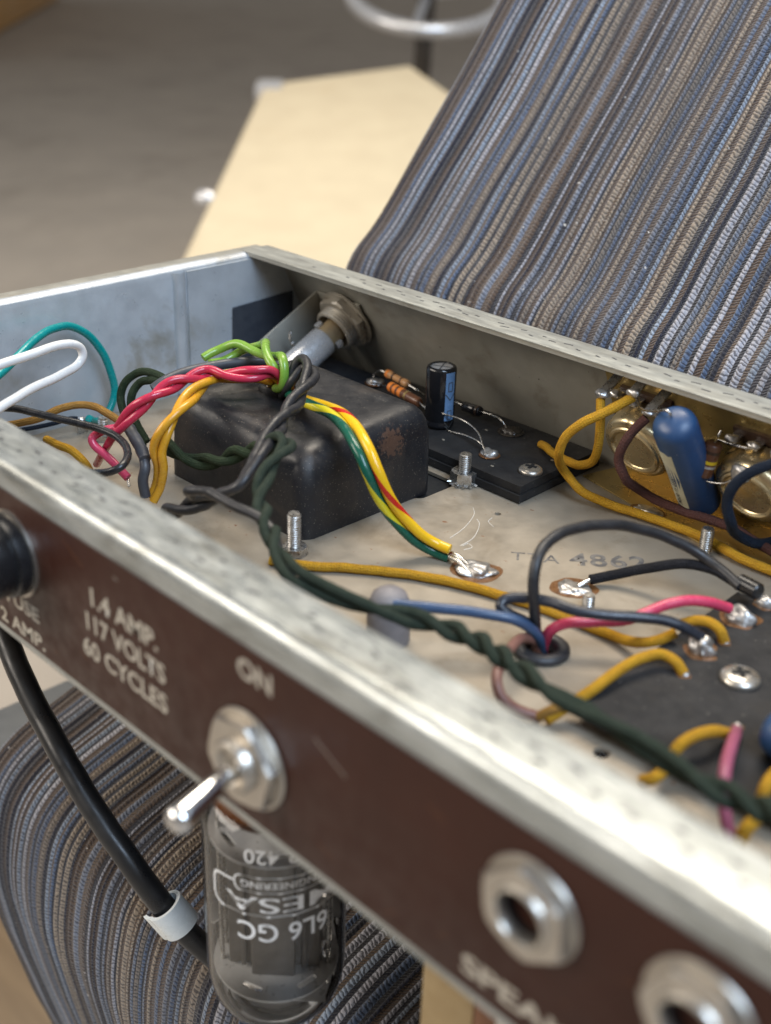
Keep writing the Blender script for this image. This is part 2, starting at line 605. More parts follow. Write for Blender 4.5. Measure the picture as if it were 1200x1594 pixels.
M['fishpaper'] = mat_generic("fish_paper", (0.030, 0.034, 0.044), (0.045, 0.05, 0.06), 0.6, 0.0, 0.1, 5, specks=(0.2, 0.17, 0.13), speck_scale=0.8, speck_cut=0.76)
M['bell'] = mat_generic("black_enamel", (0.010, 0.011, 0.014), (0.019, 0.018, 0.019), 0.40, 0.0, 0.07, 6, 0.4, 0.72, 0.07, 0.9,
                        specks=(0.26, 0.22, 0.17), speck_scale=2.1, speck_cut=0.685, dirt=(0.036, 0.029, 0.025), dirt_scale=0.05, dirt_cut=0.55, spec=0.42)
M['recess_shade'] = mat_generic("painted_recess_shade", (0.006, 0.006, 0.006), (0.01, 0.01, 0.01), 0.9)  # near-black colour stands in for shade inside bores and slots
M['nickel'] = mat_generic("nickel_plate", (0.66, 0.62, 0.56), (0.52, 0.48, 0.42), 0.27, 0.85, 0.15, 4, 0.35, 0.7, 0.02, 1.0, dirt=(0.33, 0.27, 0.20), dirt_scale=0.12, dirt_cut=0.60)
M['zinc'] = mat_generic("zinc_plate", (0.66, 0.65, 0.63), (0.50, 0.48, 0.45), 0.30, 0.95, 0.3, 4, dirt=(0.28, 0.23, 0.17), dirt_scale=0.22, dirt_cut=0.56)
M['chrome'] = mat_generic("bright_chrome", (0.78, 0.78, 0.78), (0.70, 0.70, 0.70), 0.10, 1.0, 0.1, rvar=0.04)
M['satin'] = mat_generic("satin_aluminium", (0.66, 0.66, 0.67), (0.58, 0.58, 0.59), 0.30, 0.6, 0.1, 4, dirt=(0.4, 0.38, 0.34), dirt_scale=0.1, dirt_cut=0.6)
M['brass'] = mat_generic("brass_sheet", (0.56, 0.42, 0.17), (0.44, 0.32, 0.12), 0.32, 0.75, 0.05, 6, 0.35, 0.7, 0.03, 0.8,
                         specks=(0.15, 0.09, 0.03), speck_scale=0.5, speck_cut=0.72, dirt=(0.32, 0.23, 0.10), dirt_scale=0.04, dirt_cut=0.55)
M['gold_can'] = mat_generic("golden_can", (0.74, 0.61, 0.38), (0.64, 0.51, 0.29), 0.30, 0.85, 0.03, 4, 0.3, 0.7, 0.0, 0.8,
                            specks=(0.18, 0.12, 0.06), speck_scale=0.8, speck_cut=0.70, dirt=(0.45, 0.34, 0.18), dirt_scale=0.06, dirt_cut=0.60)
M['tan_core'] = mat_generic("tan_insulator", (0.30, 0.22, 0.12), (0.22, 0.16, 0.09), 0.55, 0.1, 0.2)
M['solder'] = mat_generic("solder", (0.62, 0.61, 0.60), (0.42, 0.40, 0.375), 0.38, 0.85, 0.5, 4, bump=0.18, bscale=0.6, dirt=(0.34, 0.24, 0.14), dirt_scale=0.35, dirt_cut=0.60)
M['flux'] = mat_generic("burnt_flux", (0.11, 0.045, 0.015), (0.20, 0.09, 0.03), 0.35, 0.0, 0.35, 5, bump=0.1, bscale=0.8, spec=0.6)
M['black_flux'] = mat_generic("black_residue", (0.012, 0.010, 0.009), (0.04, 0.03, 0.022), 0.25, 0.0, 0.5, 5, bump=0.3, bscale=0.9)
M['copper'] = mat_generic("copper_eyelet", (0.50, 0.25, 0.12), (0.34, 0.18, 0.10), 0.35, 0.95, 0.4)
M['tinned'] = mat_generic("tinned_lead", (0.72, 0.71, 0.69), (0.58, 0.56, 0.53), 0.25, 1.0, 0.4)
M['nickel_clean'] = mat_generic("clean_nickel", (0.56, 0.52, 0.46), (0.46, 0.42, 0.365), 0.33, 0.9, 0.1, 4, 0.3, 0.7, rvar=0.06)
M['nickel_lamp'] = mat_generic("aged_nickel", (0.52, 0.48, 0.41), (0.43, 0.39, 0.325), 0.30, 0.5, 0.04, 4, 0.3, 0.7, rvar=0.06)
M['black_plastic'] = mat_generic("black_plastic", (0.010, 0.010, 0.011), (0.016, 0.016, 0.017), 0.28, 0.0, 0.08, 4, specks=(0.12, 0.11, 0.10), speck_scale=0.8, speck_cut=0.80)
M['cord'] = mat_generic("cord_rubber", (0.010, 0.010, 0.011), (0.017, 0.017, 0.018), 0.36, 0.0, 0.05, 4, bump=0.05, bscale=0.5, specks=(0.11, 0.10, 0.09), speck_scale=0.7, speck_cut=0.78)
M['rubber'] = mat_generic("rubber", (0.018, 0.018, 0.020), (0.035, 0.034, 0.036), 0.45, 0.0, 0.2)
M['grey_rubber'] = mat_generic("grey_rubber", (0.19, 0.172, 0.17), (0.24, 0.215, 0.21), 0.6, 0.0, 0.15)
M['blue_cap'] = mat_generic("blue_moulding", (0.014, 0.046, 0.118), (0.019, 0.056, 0.138), 0.42, 0.0, 0.08, 4, bump=0.06, bscale=0.25,
                            specks=(0.35, 0.35, 0.36), speck_scale=1.0, speck_cut=0.75, dirt=(0.02, 0.045, 0.10), dirt_scale=0.1, dirt_cut=0.58)
M['paper_label'] = mat_generic("paper_label", (0.52, 0.50, 0.37), (0.44, 0.42, 0.30), 0.75, 0.0, 0.2, 4, dirt=(0.34, 0.31, 0.2), dirt_scale=0.2, dirt_cut=0.6)
M['ink'] = mat_generic("black_ink", (0.03, 0.03, 0.03), (0.06, 0.06, 0.055), 0.7)
M['cap_black'] = mat_generic("sleeve_black", (0.008, 0.008, 0.010), (0.012, 0.012, 0.014), 0.13, 0.0, 0.1, 3, specks=(0.2, 0.2, 0.2), speck_scale=0.9, speck_cut=0.79, rvar=0.05)
M['cap_blue'] = mat_generic("sleeve_stripe", (0.15, 0.27, 0.46), (0.13, 0.24, 0.42), 0.25, 0.0, 0.2)
M['res_tan'] = mat_generic("resistor_tan", (0.50, 0.26, 0.11), (0.44, 0.22, 0.09), 0.35, 0.0, 0.3)
M['res_brown'] = mat_generic("resistor_brown", (0.145, 0.055, 0.024), (0.11, 0.042, 0.02), 0.33, 0.0, 0.3, specks=(0.3, 0.25, 0.2), speck_scale=0.9, speck_cut=0.76)
M['band_orange'] = mat_generic("band_orange", (0.75, 0.22, 0.03), (0.68, 0.19, 0.03), 0.4)
M['band_dark'] = mat_generic("band_dark", (0.06, 0.03, 0.015), (0.05, 0.025, 0.014), 0.4)
M['band_gold'] = mat_generic("band_gold", (0.50, 0.34, 0.13), (0.45, 0.3, 0.11), 0.3, 0.6)
M['band_yellow'] = mat_generic("band_yellow", (0.72, 0.48, 0.02), (0.68, 0.45, 0.02), 0.4)
M['band_silver'] = mat_generic("band_silver", (0.55, 0.53, 0.50), (0.5, 0.48, 0.45), 0.35, 0.6)
M['lit_tan'] = mat_generic("lit_tan", (0.34, 0.25, 0.13), (0.28, 0.20, 0.10), 0.7, 0.0, 0.1, 5)  # tan of the block's lit side, light put into the colour
M['wafer'] = mat_generic("phenolic_wafer", (0.055, 0.028, 0.018), (0.035, 0.02, 0.014), 0.45, 0.0, 0.2)
M['tube_base'] = mat_generic("brown_base", (0.165, 0.058, 0.016), (0.12, 0.042, 0.012), 0.3, 0.0, 0.1)
M['mica'] = mat_generic("mica_shield", (0.70, 0.71, 0.72), (0.60, 0.61, 0.62), 0.35, 0.3, 0.15, 5, specks=(0.3, 0.3, 0.3), speck_scale=0.6, speck_cut=0.72)
M['anode'] = mat_generic("carbonised_anode", (0.14, 0.132, 0.122), (0.19, 0.18, 0.168), 0.40, 0.4, 0.15, 5)
M['white_print'] = mat_generic("white_print", (0.90, 0.92, 0.94), (0.84, 0.86, 0.88), 0.6, 0.0, 1.0)
M['nylon'] = mat_generic("nylon", (0.78, 0.82, 0.82), (0.72, 0.76, 0.76), 0.3, 0.0, 0.1)
M['nylon'].node_tree.nodes["Principled BSDF"].inputs['Subsurface Weight'].default_value = 0.5
M['nylon'].node_tree.nodes["Principled BSDF"].inputs['Subsurface Radius'].default_value = (0.003, 0.003, 0.003)
M['carpet'] = mat_generic("floor_covering", (0.325, 0.29, 0.25), (0.37, 0.328, 0.28), 0.9, 0.0, 0.006, 6, bump=0.8, bscale=0.2, dirt=(0.285, 0.252, 0.215), dirt_scale=0.003, dirt_cut=0.5)
M['blond'] = mat_generic("blond_covering", (0.62, 0.535, 0.375), (0.58, 0.495, 0.345), 0.62, 0.0, 0.02, 5, bump=0.15, bscale=0.5, dirt=(0.57, 0.465, 0.30), dirt_scale=0.008, dirt_cut=0.6)
M['wood'] = mat_generic("pale_wood", (0.165, 0.115, 0.066), (0.125, 0.085, 0.048), 0.5, 0.0, 0.05, 6, 0.35, 0.65, stretch=(0.15, 2.0, 2.0))
M['orange_wood'] = mat_generic("orange_wood", (0.62, 0.36, 0.12), (0.52, 0.29, 0.095), 0.4, 0.0, 0.01, 6, stretch=(0.2, 2, 2))
M['grey_paint'] = mat_generic("grey_paint", (0.085, 0.092, 0.10), (0.10, 0.108, 0.116), 0.55, 0.0, 0.03)
M['dark_post'] = mat_generic("dark_post", (0.05, 0.042, 0.036), (0.07, 0.06, 0.05), 0.5)
M['lint'] = mat_generic("dust_lint", (0.24, 0.20, 0.15), (0.33, 0.28, 0.21), 0.95, 0.0, 1.0)

YEL1, YEL2 = (0.60, 0.32, 0.022), (0.50, 0.25, 0.02)
M['cloth_yellow'] = mat_cloth_wire("cloth_yellow", YEL1, YEL2)
M['cloth_amber'] = mat_cloth_wire("cloth_amber", (0.40, 0.21, 0.045), (0.30, 0.16, 0.04), pitch=0.9)
M['cloth_brown'] = mat_cloth_wire("cloth_brown", (0.115, 0.047, 0.036), (0.085, 0.038, 0.032), fuzz=0.28)
M['cloth_navy'] = mat_cloth_wire("cloth_navy", (0.011, 0.017, 0.030), (0.016, 0.023, 0.038), fuzz=0.22)
M['cloth_black'] = mat_cloth_wire("cloth_black", (0.014, 0.014, 0.017), (0.024, 0.024, 0.028), fuzz=0.15)
M['cloth_green'] = mat_cloth_wire("cloth_green", (0.020, 0.036, 0.016), (0.034, 0.050, 0.024), fuzz=0.28, pitch=0.9)
M['cloth_olive'] = mat_cloth_wire("cloth_olive", (0.030, 0.043, 0.029), (0.046, 0.060, 0.042), fuzz=0.24, pitch=1.0)
M['slub_black'] = mat_plastic_wire("grey_black_jacket", (0.016, 0.016, 0.018), (0.028, 0.027, 0.029), 0.42, dirt=(0.09, 0.08, 0.07))
M['pl_teal'] = mat_plastic_wire("teal_jacket", (0.0, 0.265, 0.255), (0.0, 0.225, 0.22), 0.25, dirt_amt=0.05)
M['pl_white'] = mat_plastic_wire("white_jacket", (0.80, 0.79, 0.76), (0.74, 0.73, 0.70), 0.25, dirt_amt=0.04)
M['pl_black'] = mat_plastic_wire("black_jacket", (0.012, 0.012, 0.014), (0.02, 0.02, 0.022), 0.28, dirt=(0.09, 0.08, 0.07), dirt_amt=0.3)
M['pl_blueblack'] = mat_plastic_wire("blue_black_jacket", (0.018, 0.021, 0.030), (0.026, 0.03, 0.042), 0.3, dirt=(0.09, 0.08, 0.07), dirt_amt=0.3)
M['pl_blue'] = mat_plastic_wire("blue_jacket", (0.045, 0.085, 0.165), (0.035, 0.065, 0.13), 0.35, dirt_amt=0.15)
M['pl_pink'] = mat_plastic_wire("pink_jacket", (0.57, 0.055, 0.12), (0.52, 0.05, 0.10), 0.25, dirt=(0.20, 0.04, 0.05), dirt_amt=0.25)
M['pl_red'] = mat_plastic_wire("red_jacket", (0.50, 0.028, 0.070), (0.44, 0.025, 0.055), 0.18, dirt=(0.16, 0.02, 0.03), dirt_amt=0.4)
M['pl_mauve'] = mat_plastic_wire("mauve_jacket", (0.33, 0.085, 0.14), (0.27, 0.07, 0.11), 0.4, dirt_amt=0.2)
M['pl_green'] = mat_plastic_wire("green_jacket", (0.165, 0.33, 0.042), (0.21, 0.34, 0.05), 0.24, dirt=(0.26, 0.24, 0.03), dirt_amt=0.55)
M['pl_amber'] = mat_plastic_wire("amber_jacket", (0.66, 0.33, 0.02), (0.58, 0.27, 0.02), 0.26, dirt=(0.28, 0.12, 0.02), dirt_amt=0.6)
M['pl_green_stripe'] = mat_plastic_wire("green_jacket_yellow_stripe", (0.006, 0.095, 0.058), (0.007, 0.08, 0.05), 0.2, stripe=(0.62, 0.52, 0.02), pitch=46, width=0.25, dirt_amt=0.1, phase=0.35)
M['pl_yellow_stripe'] = mat_plastic_wire("yellow_jacket_red_stripe", (0.78, 0.46, 0.012), (0.74, 0.42, 0.012), 0.2, stripe=(0.50, 0.02, 0.012), pitch=40, width=0.17, dirt_amt=0.12, phase=0.15)
M['pl_rust'] = mat_plastic_wire("rust_jacket", (0.17, 0.075, 0.055), (0.22, 0.11, 0.085), 0.4, dirt_amt=0.2)
M['shrink'] = mat_plastic_wire("heat_shrink", (0.045, 0.048, 0.058), (0.06, 0.062, 0.07), 0.42, dirt=(0.10, 0.09, 0.08), dirt_amt=0.3)

def mat_thin_glass():
    t = NT("thin_glass")
    t.t.nodes.remove(t.bsdf)
    fr = t.n('ShaderNodeFresnel', i_IOR=1.45)
    tr = t.n('ShaderNodeBsdfTransparent', i_Color=(0.985, 0.983, 0.978, 1))
    gl = t.n('ShaderNodeBsdfGlossy', i_Color=(1, 1, 1, 1), i_Roughness=0.03)
    mx = t.n('ShaderNodeMixShader', i_0=fr.outputs[0], i_1=tr.outputs[0], i_2=gl.outputs[0])
    t.t.links.new(mx.outputs[0], t.out.inputs[0])
    return t.m
M['glass'] = mat_thin_glass()

RIB = 4.7
def mat_fabric():
    t = NT("striped_weave"); b = t.bsdf
    uv = t.n('ShaderNodeUVMap').outputs[0]
    sep = t.n('ShaderNodeSeparateXYZ', i_0=uv)
    u, v = sep.outputs[0], sep.outputs[1]
    co = t.coord(1000.0)
    cell = t.math('FLOOR', u)
    fr = t.math('FRACT', u)
    wn = t.n('ShaderNodeTexWhiteNoise', noise_dimensions='1D'); t.set(wn.inputs['W'], cell)
    r1 = wn.outputs['Value']
    wn2 = t.n('ShaderNodeTexWhiteNoise', noise_dimensions='1D'); t.set(wn2.inputs['W'], t.math('ADD', cell, 71.3))
    r2 = wn2.outputs['Value']
    pal = t.n('ShaderNodeValToRGB'); t.set(pal.inputs[0], r1)
    pal.color_ramp.interpolation = 'CONSTANT'
    stops = [(0.0, (0.36, 0.36, 0.40)), (0.14, (0.31, 0.25, 0.19)), (0.25, (0.10, 0.135, 0.21)), (0.40, (0.016, 0.018, 0.034)), (0.51, (0.19, 0.21, 0.26)),
             (0.62, (0.080, 0.053, 0.037)), (0.71, (0.26, 0.31, 0.39)), (0.83, (0.22, 0.185, 0.155)), (0.92, (0.026, 0.026, 0.034))]
    el = pal.color_ramp.elements
    while len(el) < len(stops): el.new(0.5)
    for e, (p, c) in zip(el, stops): e.position = p; e.color = (*c, 1)
    pal2 = t.n('ShaderNodeValToRGB'); t.set(pal2.inputs[0], r2)
    pal2.color_ramp.interpolation = 'CONSTANT'
    stops = [(0.0, (0.085, 0.055, 0.036)), (0.28, (0.009, 0.010, 0.018)), (0.66, (0.105, 0.070, 0.044)), (0.82, (0.018, 0.017, 0.019))]
    el = pal2.color_ramp.elements
    while len(el) < len(stops): el.new(0.5)
    for e, (p, c) in zip(el, stops): e.position = p; e.color = (*c, 1)
    # the raised twisted yarn and the flatter twill between the yarns
    gapw = t.math('MULTIPLY_ADD', r2, 0.25, 0.40)
    is_gap = t.ramp(t.math('SUBTRACT', fr, gapw), [(0.0, 0.0), (0.05, 1.0)])
    jit = t.math('MULTIPLY', t.noise(co, 0.4, 3), 1.9)
    tw1 = t.math('SINE', t.math('MULTIPLY', t.math('ADD', t.math('ADD', t.math('DIVIDE', v, 1.75), t.math('MULTIPLY', fr, 0.9)), jit), 2 * math.pi))
    tw2 = t.math('SINE', t.math('MULTIPLY', t.math('ADD', t.math('SUBTRACT', t.math('DIVIDE', v, 1.35), t.math('MULTIPLY', fr, 2.2)), jit), 2 * math.pi))
    h1 = t.math('MULTIPLY_ADD', tw1, 0.5, 0.5)
    h2 = t.math('MULTIPLY_ADD', tw2, 0.5, 0.5)
    h = t.n('ShaderNodeMix', data_type='FLOAT', i_0=is_gap, i_2=h1, i_3=h2).outputs[0]
    col = t.mix(is_gap, pal.outputs[0], pal2.outputs[0])
    slow = t.noise(t.coord(1000.0, stretch=(1, 0.25, 0.25)), 0.035, 4)
    col = t.mix(t.math('MULTIPLY', t.ramp(slow, [(0.4, 0.0), (0.62, 1.0)]), 0.42), col, (0.085, 0.075, 0.072))
    prof = t.math('SINE', t.math('MULTIPLY', t.math('MINIMUM', t.math('DIVIDE', fr, gapw), 1.0), math.pi))
    # low side of each twist mixed towards near black
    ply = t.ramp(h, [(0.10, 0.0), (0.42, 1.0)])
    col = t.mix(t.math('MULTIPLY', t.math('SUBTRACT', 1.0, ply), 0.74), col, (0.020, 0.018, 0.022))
    fz = t.noise(co, 2.4, 3, 0.7)
    col = t.mix(t.math('MULTIPLY', t.ramp(fz, [(0.50, 0.0), (0.75, 1.0)]), 0.22), col, (0.30, 0.30, 0.32))
    lint = t.ramp(t.noise(co, 0.42, 2, 0.4), [(0.765, 0.0), (0.775, 1.0)])
    col = t.mix(lint, col, (0.62, 0.60, 0.57))
    t.set(b.inputs['Base Color'], col)
    b.inputs['Roughness'].default_value = 0.92
    b.inputs['Specular IOR Level'].default_value = 0.15
    b.inputs['Sheen Weight'].default_value = 0.25
    hh = t.math('ADD', h, t.math('MULTIPLY', fz, 0.6))
    t.set(b.inputs['Normal'], t.bump(hh, 0.9, 0.36))
    return t.m
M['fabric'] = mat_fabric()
def add_rust(m, centre, radius):
    """a scraped rusty patch with its own ragged shape at one place of an object"""
    nt = m.node_tree
    t = NT.__new__(NT); t.m = m; t.t = nt; t.bsdf = nt.nodes["Principled BSDF"]
    src = t.bsdf.inputs['Base Color'].links[0].from_socket
    co = t.coord(1000.0)
    d = t.n('ShaderNodeVectorMath', operation='DISTANCE', i_0=co, i_1=centre).outputs['Value']
    fall = t.math('SUBTRACT', 1.0, t.math('DIVIDE', d, radius), clamp=True)
    k = t.math('ADD', t.math('MULTIPLY', fall, 0.55), t.noise(co, 0.55, 5, 0.7))
    k = t.ramp(k, [(0.78, 0.0), (0.86, 1.0)])
    t.set(t.bsdf.inputs['Base Color'], t.mix(t.math('MULTIPLY', k, 0.6), src, (0.12, 0.062, 0.038)))

# ------------------------------------------------------------------ the setting
o = pydata("floor", [(-40000, -3000, -550), (4000, -3000, -550), (4000, 40000, -550), (-40000, 40000, -550)], [(0, 1, 2, 3)], M['carpet'], smooth=False)
tag(o, "dull brown grey floor far below the chair", "floor", kind="structure")

# blond cabinet on the floor behind the chair
def cabinet():
    a, b_, c, d, e = (-778.5, 701.4, -191.9), (-1284.3, 1246.3, -77.5), (-1186.4, 1506.3, -50.3), (-884.7, 1371.4, -61.8), (-507.2, 822.3, -202.8)
    root = empty("speaker_cabinet", (a[0], a[1], -550), "blond covered cabinet standing on the floor behind the chassis", "cabinet")
    top = [Vector(a), Vector(b_), Vector(c), Vector(d), Vector(e)]
    n = (top[1] - top[0]).cross(top[2] - top[1]).normalized()
    if n.z < 0: n = -n
    for i in (3, 4):                       # keep the lid flat
        p = top[i]; top[i] = p - Vector((0, 0, 1)) * ((p - top[0]).dot(n) / n.z)
    bm = bmesh.new()
    vt = [bm.verts.new(p) for p in top]
    vb = [bm.verts.new((p.x, p.y, -549)) for p in top]
    bm.faces.new(vt); bm.faces.new(vb[::-1])
    for i in range(5):
        j = (i + 1) % 5
        bm.faces.new((vt[i], vt[j], vb[j], vb[i]))
    bmesh.ops.bevel(bm, geom=bm.edges[:], offset=10, segments=3, profile=0.5, affect='EDGES')
    from_bm("cabinet_shell", bm, M['blond'], root)
    # metal corner protector: three rounded flaps
    k = top[1]
    x = (top[0] - k).normalized(); y = (top[2] - k).normalized()
    obox("corner_protector", k + (x + y) * 14 + n * 1 - Vector((0, 0, 12)), (x, (y - x * x.dot(y)).normalized(), n), (26, 24, 16), M['satin'], root, 9)
    kk = top[0].lerp(top[1], 0.33)
    out = Vector((-(top[1] - top[0]).y, (top[1] - top[0]).x, 0)).normalized()
    if out.x > 0: out = -out
    lathe("side_knob", [(0, 0), (11, 0), (13, 6), (12, 18), (7, 24), (0, 25)], kk + out * 2 - Vector((0, 0, 16)), out, M['satin'], root, 20)
cabinet()

# chrome foot ring of a stool leaning far back
def stool():
    c = Vector((-1382.3, 1746.0, 48.2))
    root = empty("bar_stool", (c.x, c.y, -550), "chrome ringed stool leaning far behind, only its foot ring showing", "stool")
    R_ = 152.0
    ax = Vector((0.27, -0.24, 0.93)).normalized()        # the stool leans towards the viewer
    x, y, z = frame(ax)
    ring = [c + (x * math.cos(a) + y * math.sin(a)) * R_ for a in [2 * math.pi * i / 64 for i in range(65)]]
    sweep("foot_ring", ring, 15, M['satin'], root, 12)
    lo = (c.z + 520) / ax.z
    lathe("post", [(18, -lo), (18, 300)], c, ax, M['dark_post'], root, 20)
    for i in range(3):
        a = 0.3 + i * 2 * math.pi / 3
        d = x * math.cos(a) + y * math.sin(a)
        sweep("spoke", crom([c + d * 15, c + d * R_], 4), 9, M['satin'], root, 8)
    lathe("foot", [(0, 0), (150, 0), (150, 8), (60, 30), (18, 40)], c - ax * lo, ax, M['dark_post'], root, 32)
    lathe("stool_seat", [(0, 0), (170, 0), (185, 20), (180, 60), (120, 75), (0, 78)], c + ax * 300, ax, M['dark_post'], root, 32)
stool()

# large wooden cabinet far across the room, its foot showing in the top left corner
def wardrobe():
    A, B = Vector((*(-6940.22, 3773.92), -548)), Vector((*(-9547.8, 5763.97), -548))
    u = (B - A).normalized(); v = Vector((-u.y, u.x, 0))
    if v.x > 0: v = -v
    A = A - u * 1500; L = (B - A).length
    root = empty("wooden_cabinet", A + u * L / 2, "orange brown wooden cabinet far away in the top left corner", "cabinet")
    obox("carcass", A + u * L / 2 + v * 350 + Vector((0, 0, 900)), (u, v, (0, 0, 1)), (L / 2, 340, 890), M['orange_wood'], root, 12)
    for k in range(4):
        c = A + u * L * (0.125 + 0.25 * k)
        d = obox("door", c + v * 0 + Vector((0, 0, 920)), (u, v, (0, 0, 1)), (L / 8 - 12, 9, 830), M['orange_wood'], root, 4)
        obox("handle", c + u * (L / 8 - 80) - v * 20 + Vector((0, 0, 900)), (u, v, (0, 0, 1)), (8, 10, 70), M['satin'], d, 4)
wardrobe()

# pale plank under the chair (bottom left corner)
o = box("wooden_plank", (-420, 60, -548), (-60, 300, -520), M['wood'], None, 3)
tag(o, "pale wooden plank on the floor beside the striped chair", "plank")

# ------------------------------------------------------------------ the striped chair
def chair():
    root = empty("striped_chair", (150, 60, -548), "chair upholstered in blue, brown and beige corded stripes under the chassis", "chair")
    prof = [(80, -430), (66, -345), (50, -275), (40, -222), (38, -200), (41, -176), (48, -157), (62, -144), (94, -132), (135, -120), (178, -114),
            (205, -116), (222, -104), (229, -60), (234, -5), (240, 28), (248, 45), (262, 58), (288, 88), (342, 153), (420, 247), (500, 345), (560, 420)]
    path = crom([(0, p[0], p[1]) for p in prof], 8)
    path = resample(path, 5.0)
    s = 0.0; rows = []
    for i, p in enumerate(path):
        if i: s += (p - path[i - 1]).length
        a = path[max(i - 1, 0)]; b_ = path[min(i + 1, len(path) - 1)]
        d = (b_ - a).normalized()
        rows.append((p, Vector((0, -d.z, d.y)), s))
    X0 = -16.0; W = 536.0
    rng = random.Random(31)
    ribs = [-20.0]
    while ribs[-1] < W + 20: ribs.append(ribs[-1] + rng.choice((2.5, 3.0, 3.6, 4.2, 5.0)) * rng.uniform(0.9, 1.1))
    ribh = [rng.uniform(0.6, 1.25) for _ in ribs]
    import bisect
    cols = 1400
    verts = []; uvv = []
    for (p, nrm, s) in rows:
        for k in range(cols + 1):
            x = W * k / cols
            wig = 1.2 * noise.noise(Vector((x * 0.012, s * 0.016, 3.1))) + 0.5 * noise.noise(Vector((x * 0.09, s * 0.03, 8.0)))
            q = min(max(x + wig, -19.9), W + 19)
            ci = bisect.bisect_right(ribs, q) - 1
            f = (q - ribs[ci]) / (ribs[ci + 1] - ribs[ci])
            u = ci + f
            h = ribh[ci] * max(0.0, math.sin(math.pi * min(f / 0.55, 1.0))) ** 0.8
            h += 1.4 * noise.noise(Vector((x * 0.012, s * 0.02, 0.0)))
            edge = min(x, W - x)
            drop = 0.0
            if edge < 9: drop = 6.0 * (1 - math.sqrt(max(0, 1 - (1 - edge / 9.0) ** 2)))
            verts.append(Vector((X0 * (1 - min(max((p.z + 60) / 90.0, 0.0), 1.0)) + x, p.y, p.z)) + nrm * (h - drop))
            uvv.append((u, s))
    faces = []; uvs = []
    c1 = cols + 1
    for i in range(len(rows) - 1):
        for k in range(cols):
            f = (i * c1 + k, i * c1 + k + 1, (i + 1) * c1 + k + 1, (i + 1) * c1 + k)
            faces.append(f); uvs.append(tuple(uvv[q] for q in f))
    # side skirt closes the left edge: straight down from the edge into the frame
    base = len(verts)
    for i, (p, nrm, s) in enumerate(rows):
        q = verts[i * c1]
        verts.append(q - nrm * 26 + Vector((3, 0, 0))); uvv.append((uvv[i * c1][0] - 5.5, s))
    for i in range(len(rows) - 1):
        f = (base + i, i * c1, (i + 1) * c1, base + i + 1)
        faces.append(f); uvs.append(tuple(uvv[q] for q in f))
    me = bpy.data.meshes.new("upholstery")
    me.from_pydata([tuple(v) for v in verts], [], faces)
    layer = me.uv_layers.new(name="UVMap")
    flat = [c for f in uvs for q in f for c in q]
    layer.data.foreach_set("uv", flat)
    finish(me, True, 180)
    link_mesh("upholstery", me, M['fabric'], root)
    box("side_rail", (-78, 62, -235), (-14, 330, -176), M['grey_paint'], root, 6)
    box("leg", (-60, 300, -548), (-28, 336, -236), M['grey_paint'], root, 4)
    box("leg", (60, 110, -548), (92, 146, -250), M['grey_paint'], root, 4)
chair()

# ------------------------------------------------------------------ the chassis
chassis = empty("amplifier_chassis", (215, 110, -1.2), "open plated metal amplifier chassis with brown rear panel resting on the striped chair", "chassis")
X1 = 440.0
slot = rrect2(98, 150, 144.0, 171.5, 4)
floor_plate = plate("floor_plate", [(3, 1.3), (X1, 1.3), (X1, 229.6), (3, 229.6)],
                    [slot, circle2((170.0, 163.4), 1.2, 12), circle2((235.21, 105.39), 6.0, 24), circle2((275.94, 80.14), 2.2, 16)],
                    -1.2, 0.0, M['alu_floor'], chassis)
# sloping far wall with its folded lip
line = [(230.8, -1.2), (204.6, 51.6), (203.6, 53.6), (202.2, 54.7), (200.5, 55.0), (187.0, 55.0)]
far_wall = extrude_profile("far_wall", thicken(line, 1.5), 0.0, X1, M['alu_wall'], chassis, 'x', 1)
lip_sheet = box("far_lip", (-0.5, 186.6, 55.05), (X1, 200.6, 55.55), M['alu_lip'], chassis, 0.15)
for i in range(46):
    x = 40 + i * 5.2 + random.uniform(-1.2, 1.2)
    if random.random() < 0.12: continue
    y = 192.2 + (i % 2) * 2.6 + random.uniform(-0.5, 0.5)
    L = random.uniform(0.8, 1.9)
    q = Matrix.Rotation(random.uniform(-0.35, 0.35), 3, 'Z')
    box("tool_mark", (x - L, y - 0.42, 55.50), (x + L, y + 0.42, 55.58), M['dark_mark'], lip_sheet, 0.0, q)  # dents laid on as thin bars, their shade put into the dark colour
# end wall: inner skin, rolled top edge turned outwards
line = [(4.0, -1.2), (4.0, 51.5), (3.5, 53.4), (2.4, 54.5), (1.0, 54.9), (0.0, 54.95)]
end_wall = extrude_profile("end_wall", thicken(line, 1.4), 1.5, 199.0, M['alu_end'], chassis, 'y', 1)
box("end_flange", (-6.5, 1.5, 53.5), (-0.05, 199.0, 54.9), M['alu_wall'], chassis, 0.25)
bead = []
for k in range(9):
    a = math.pi * k / 8
    bead.append((4.0 + 2.6 * math.sin(a), 149.5 - 3.0 * math.cos(a)))
pydata("fold_bead", [(p[0], p[1], z) for z in (0.3, 53.0) for p in bead], [(k, k + 1, 9 + k + 1, 9 + k) for k in range(8)], M['alu_end'], chassis)
ct = [(153.5, 0.3), (228.0, 0.3), (203.2, 52.6), (153.5, 52.6)]
pydata("corner_tab", [(x, p[0], p[1]) for x in (3.0, 4.7) for p in ct], [(0, 1, 2, 3), (4, 5, 6, 7), (0, 1, 5, 4), (1, 2, 6, 5), (2, 3, 7, 6), (3, 0, 4, 7)], M['alu_end'], chassis, smooth=False)
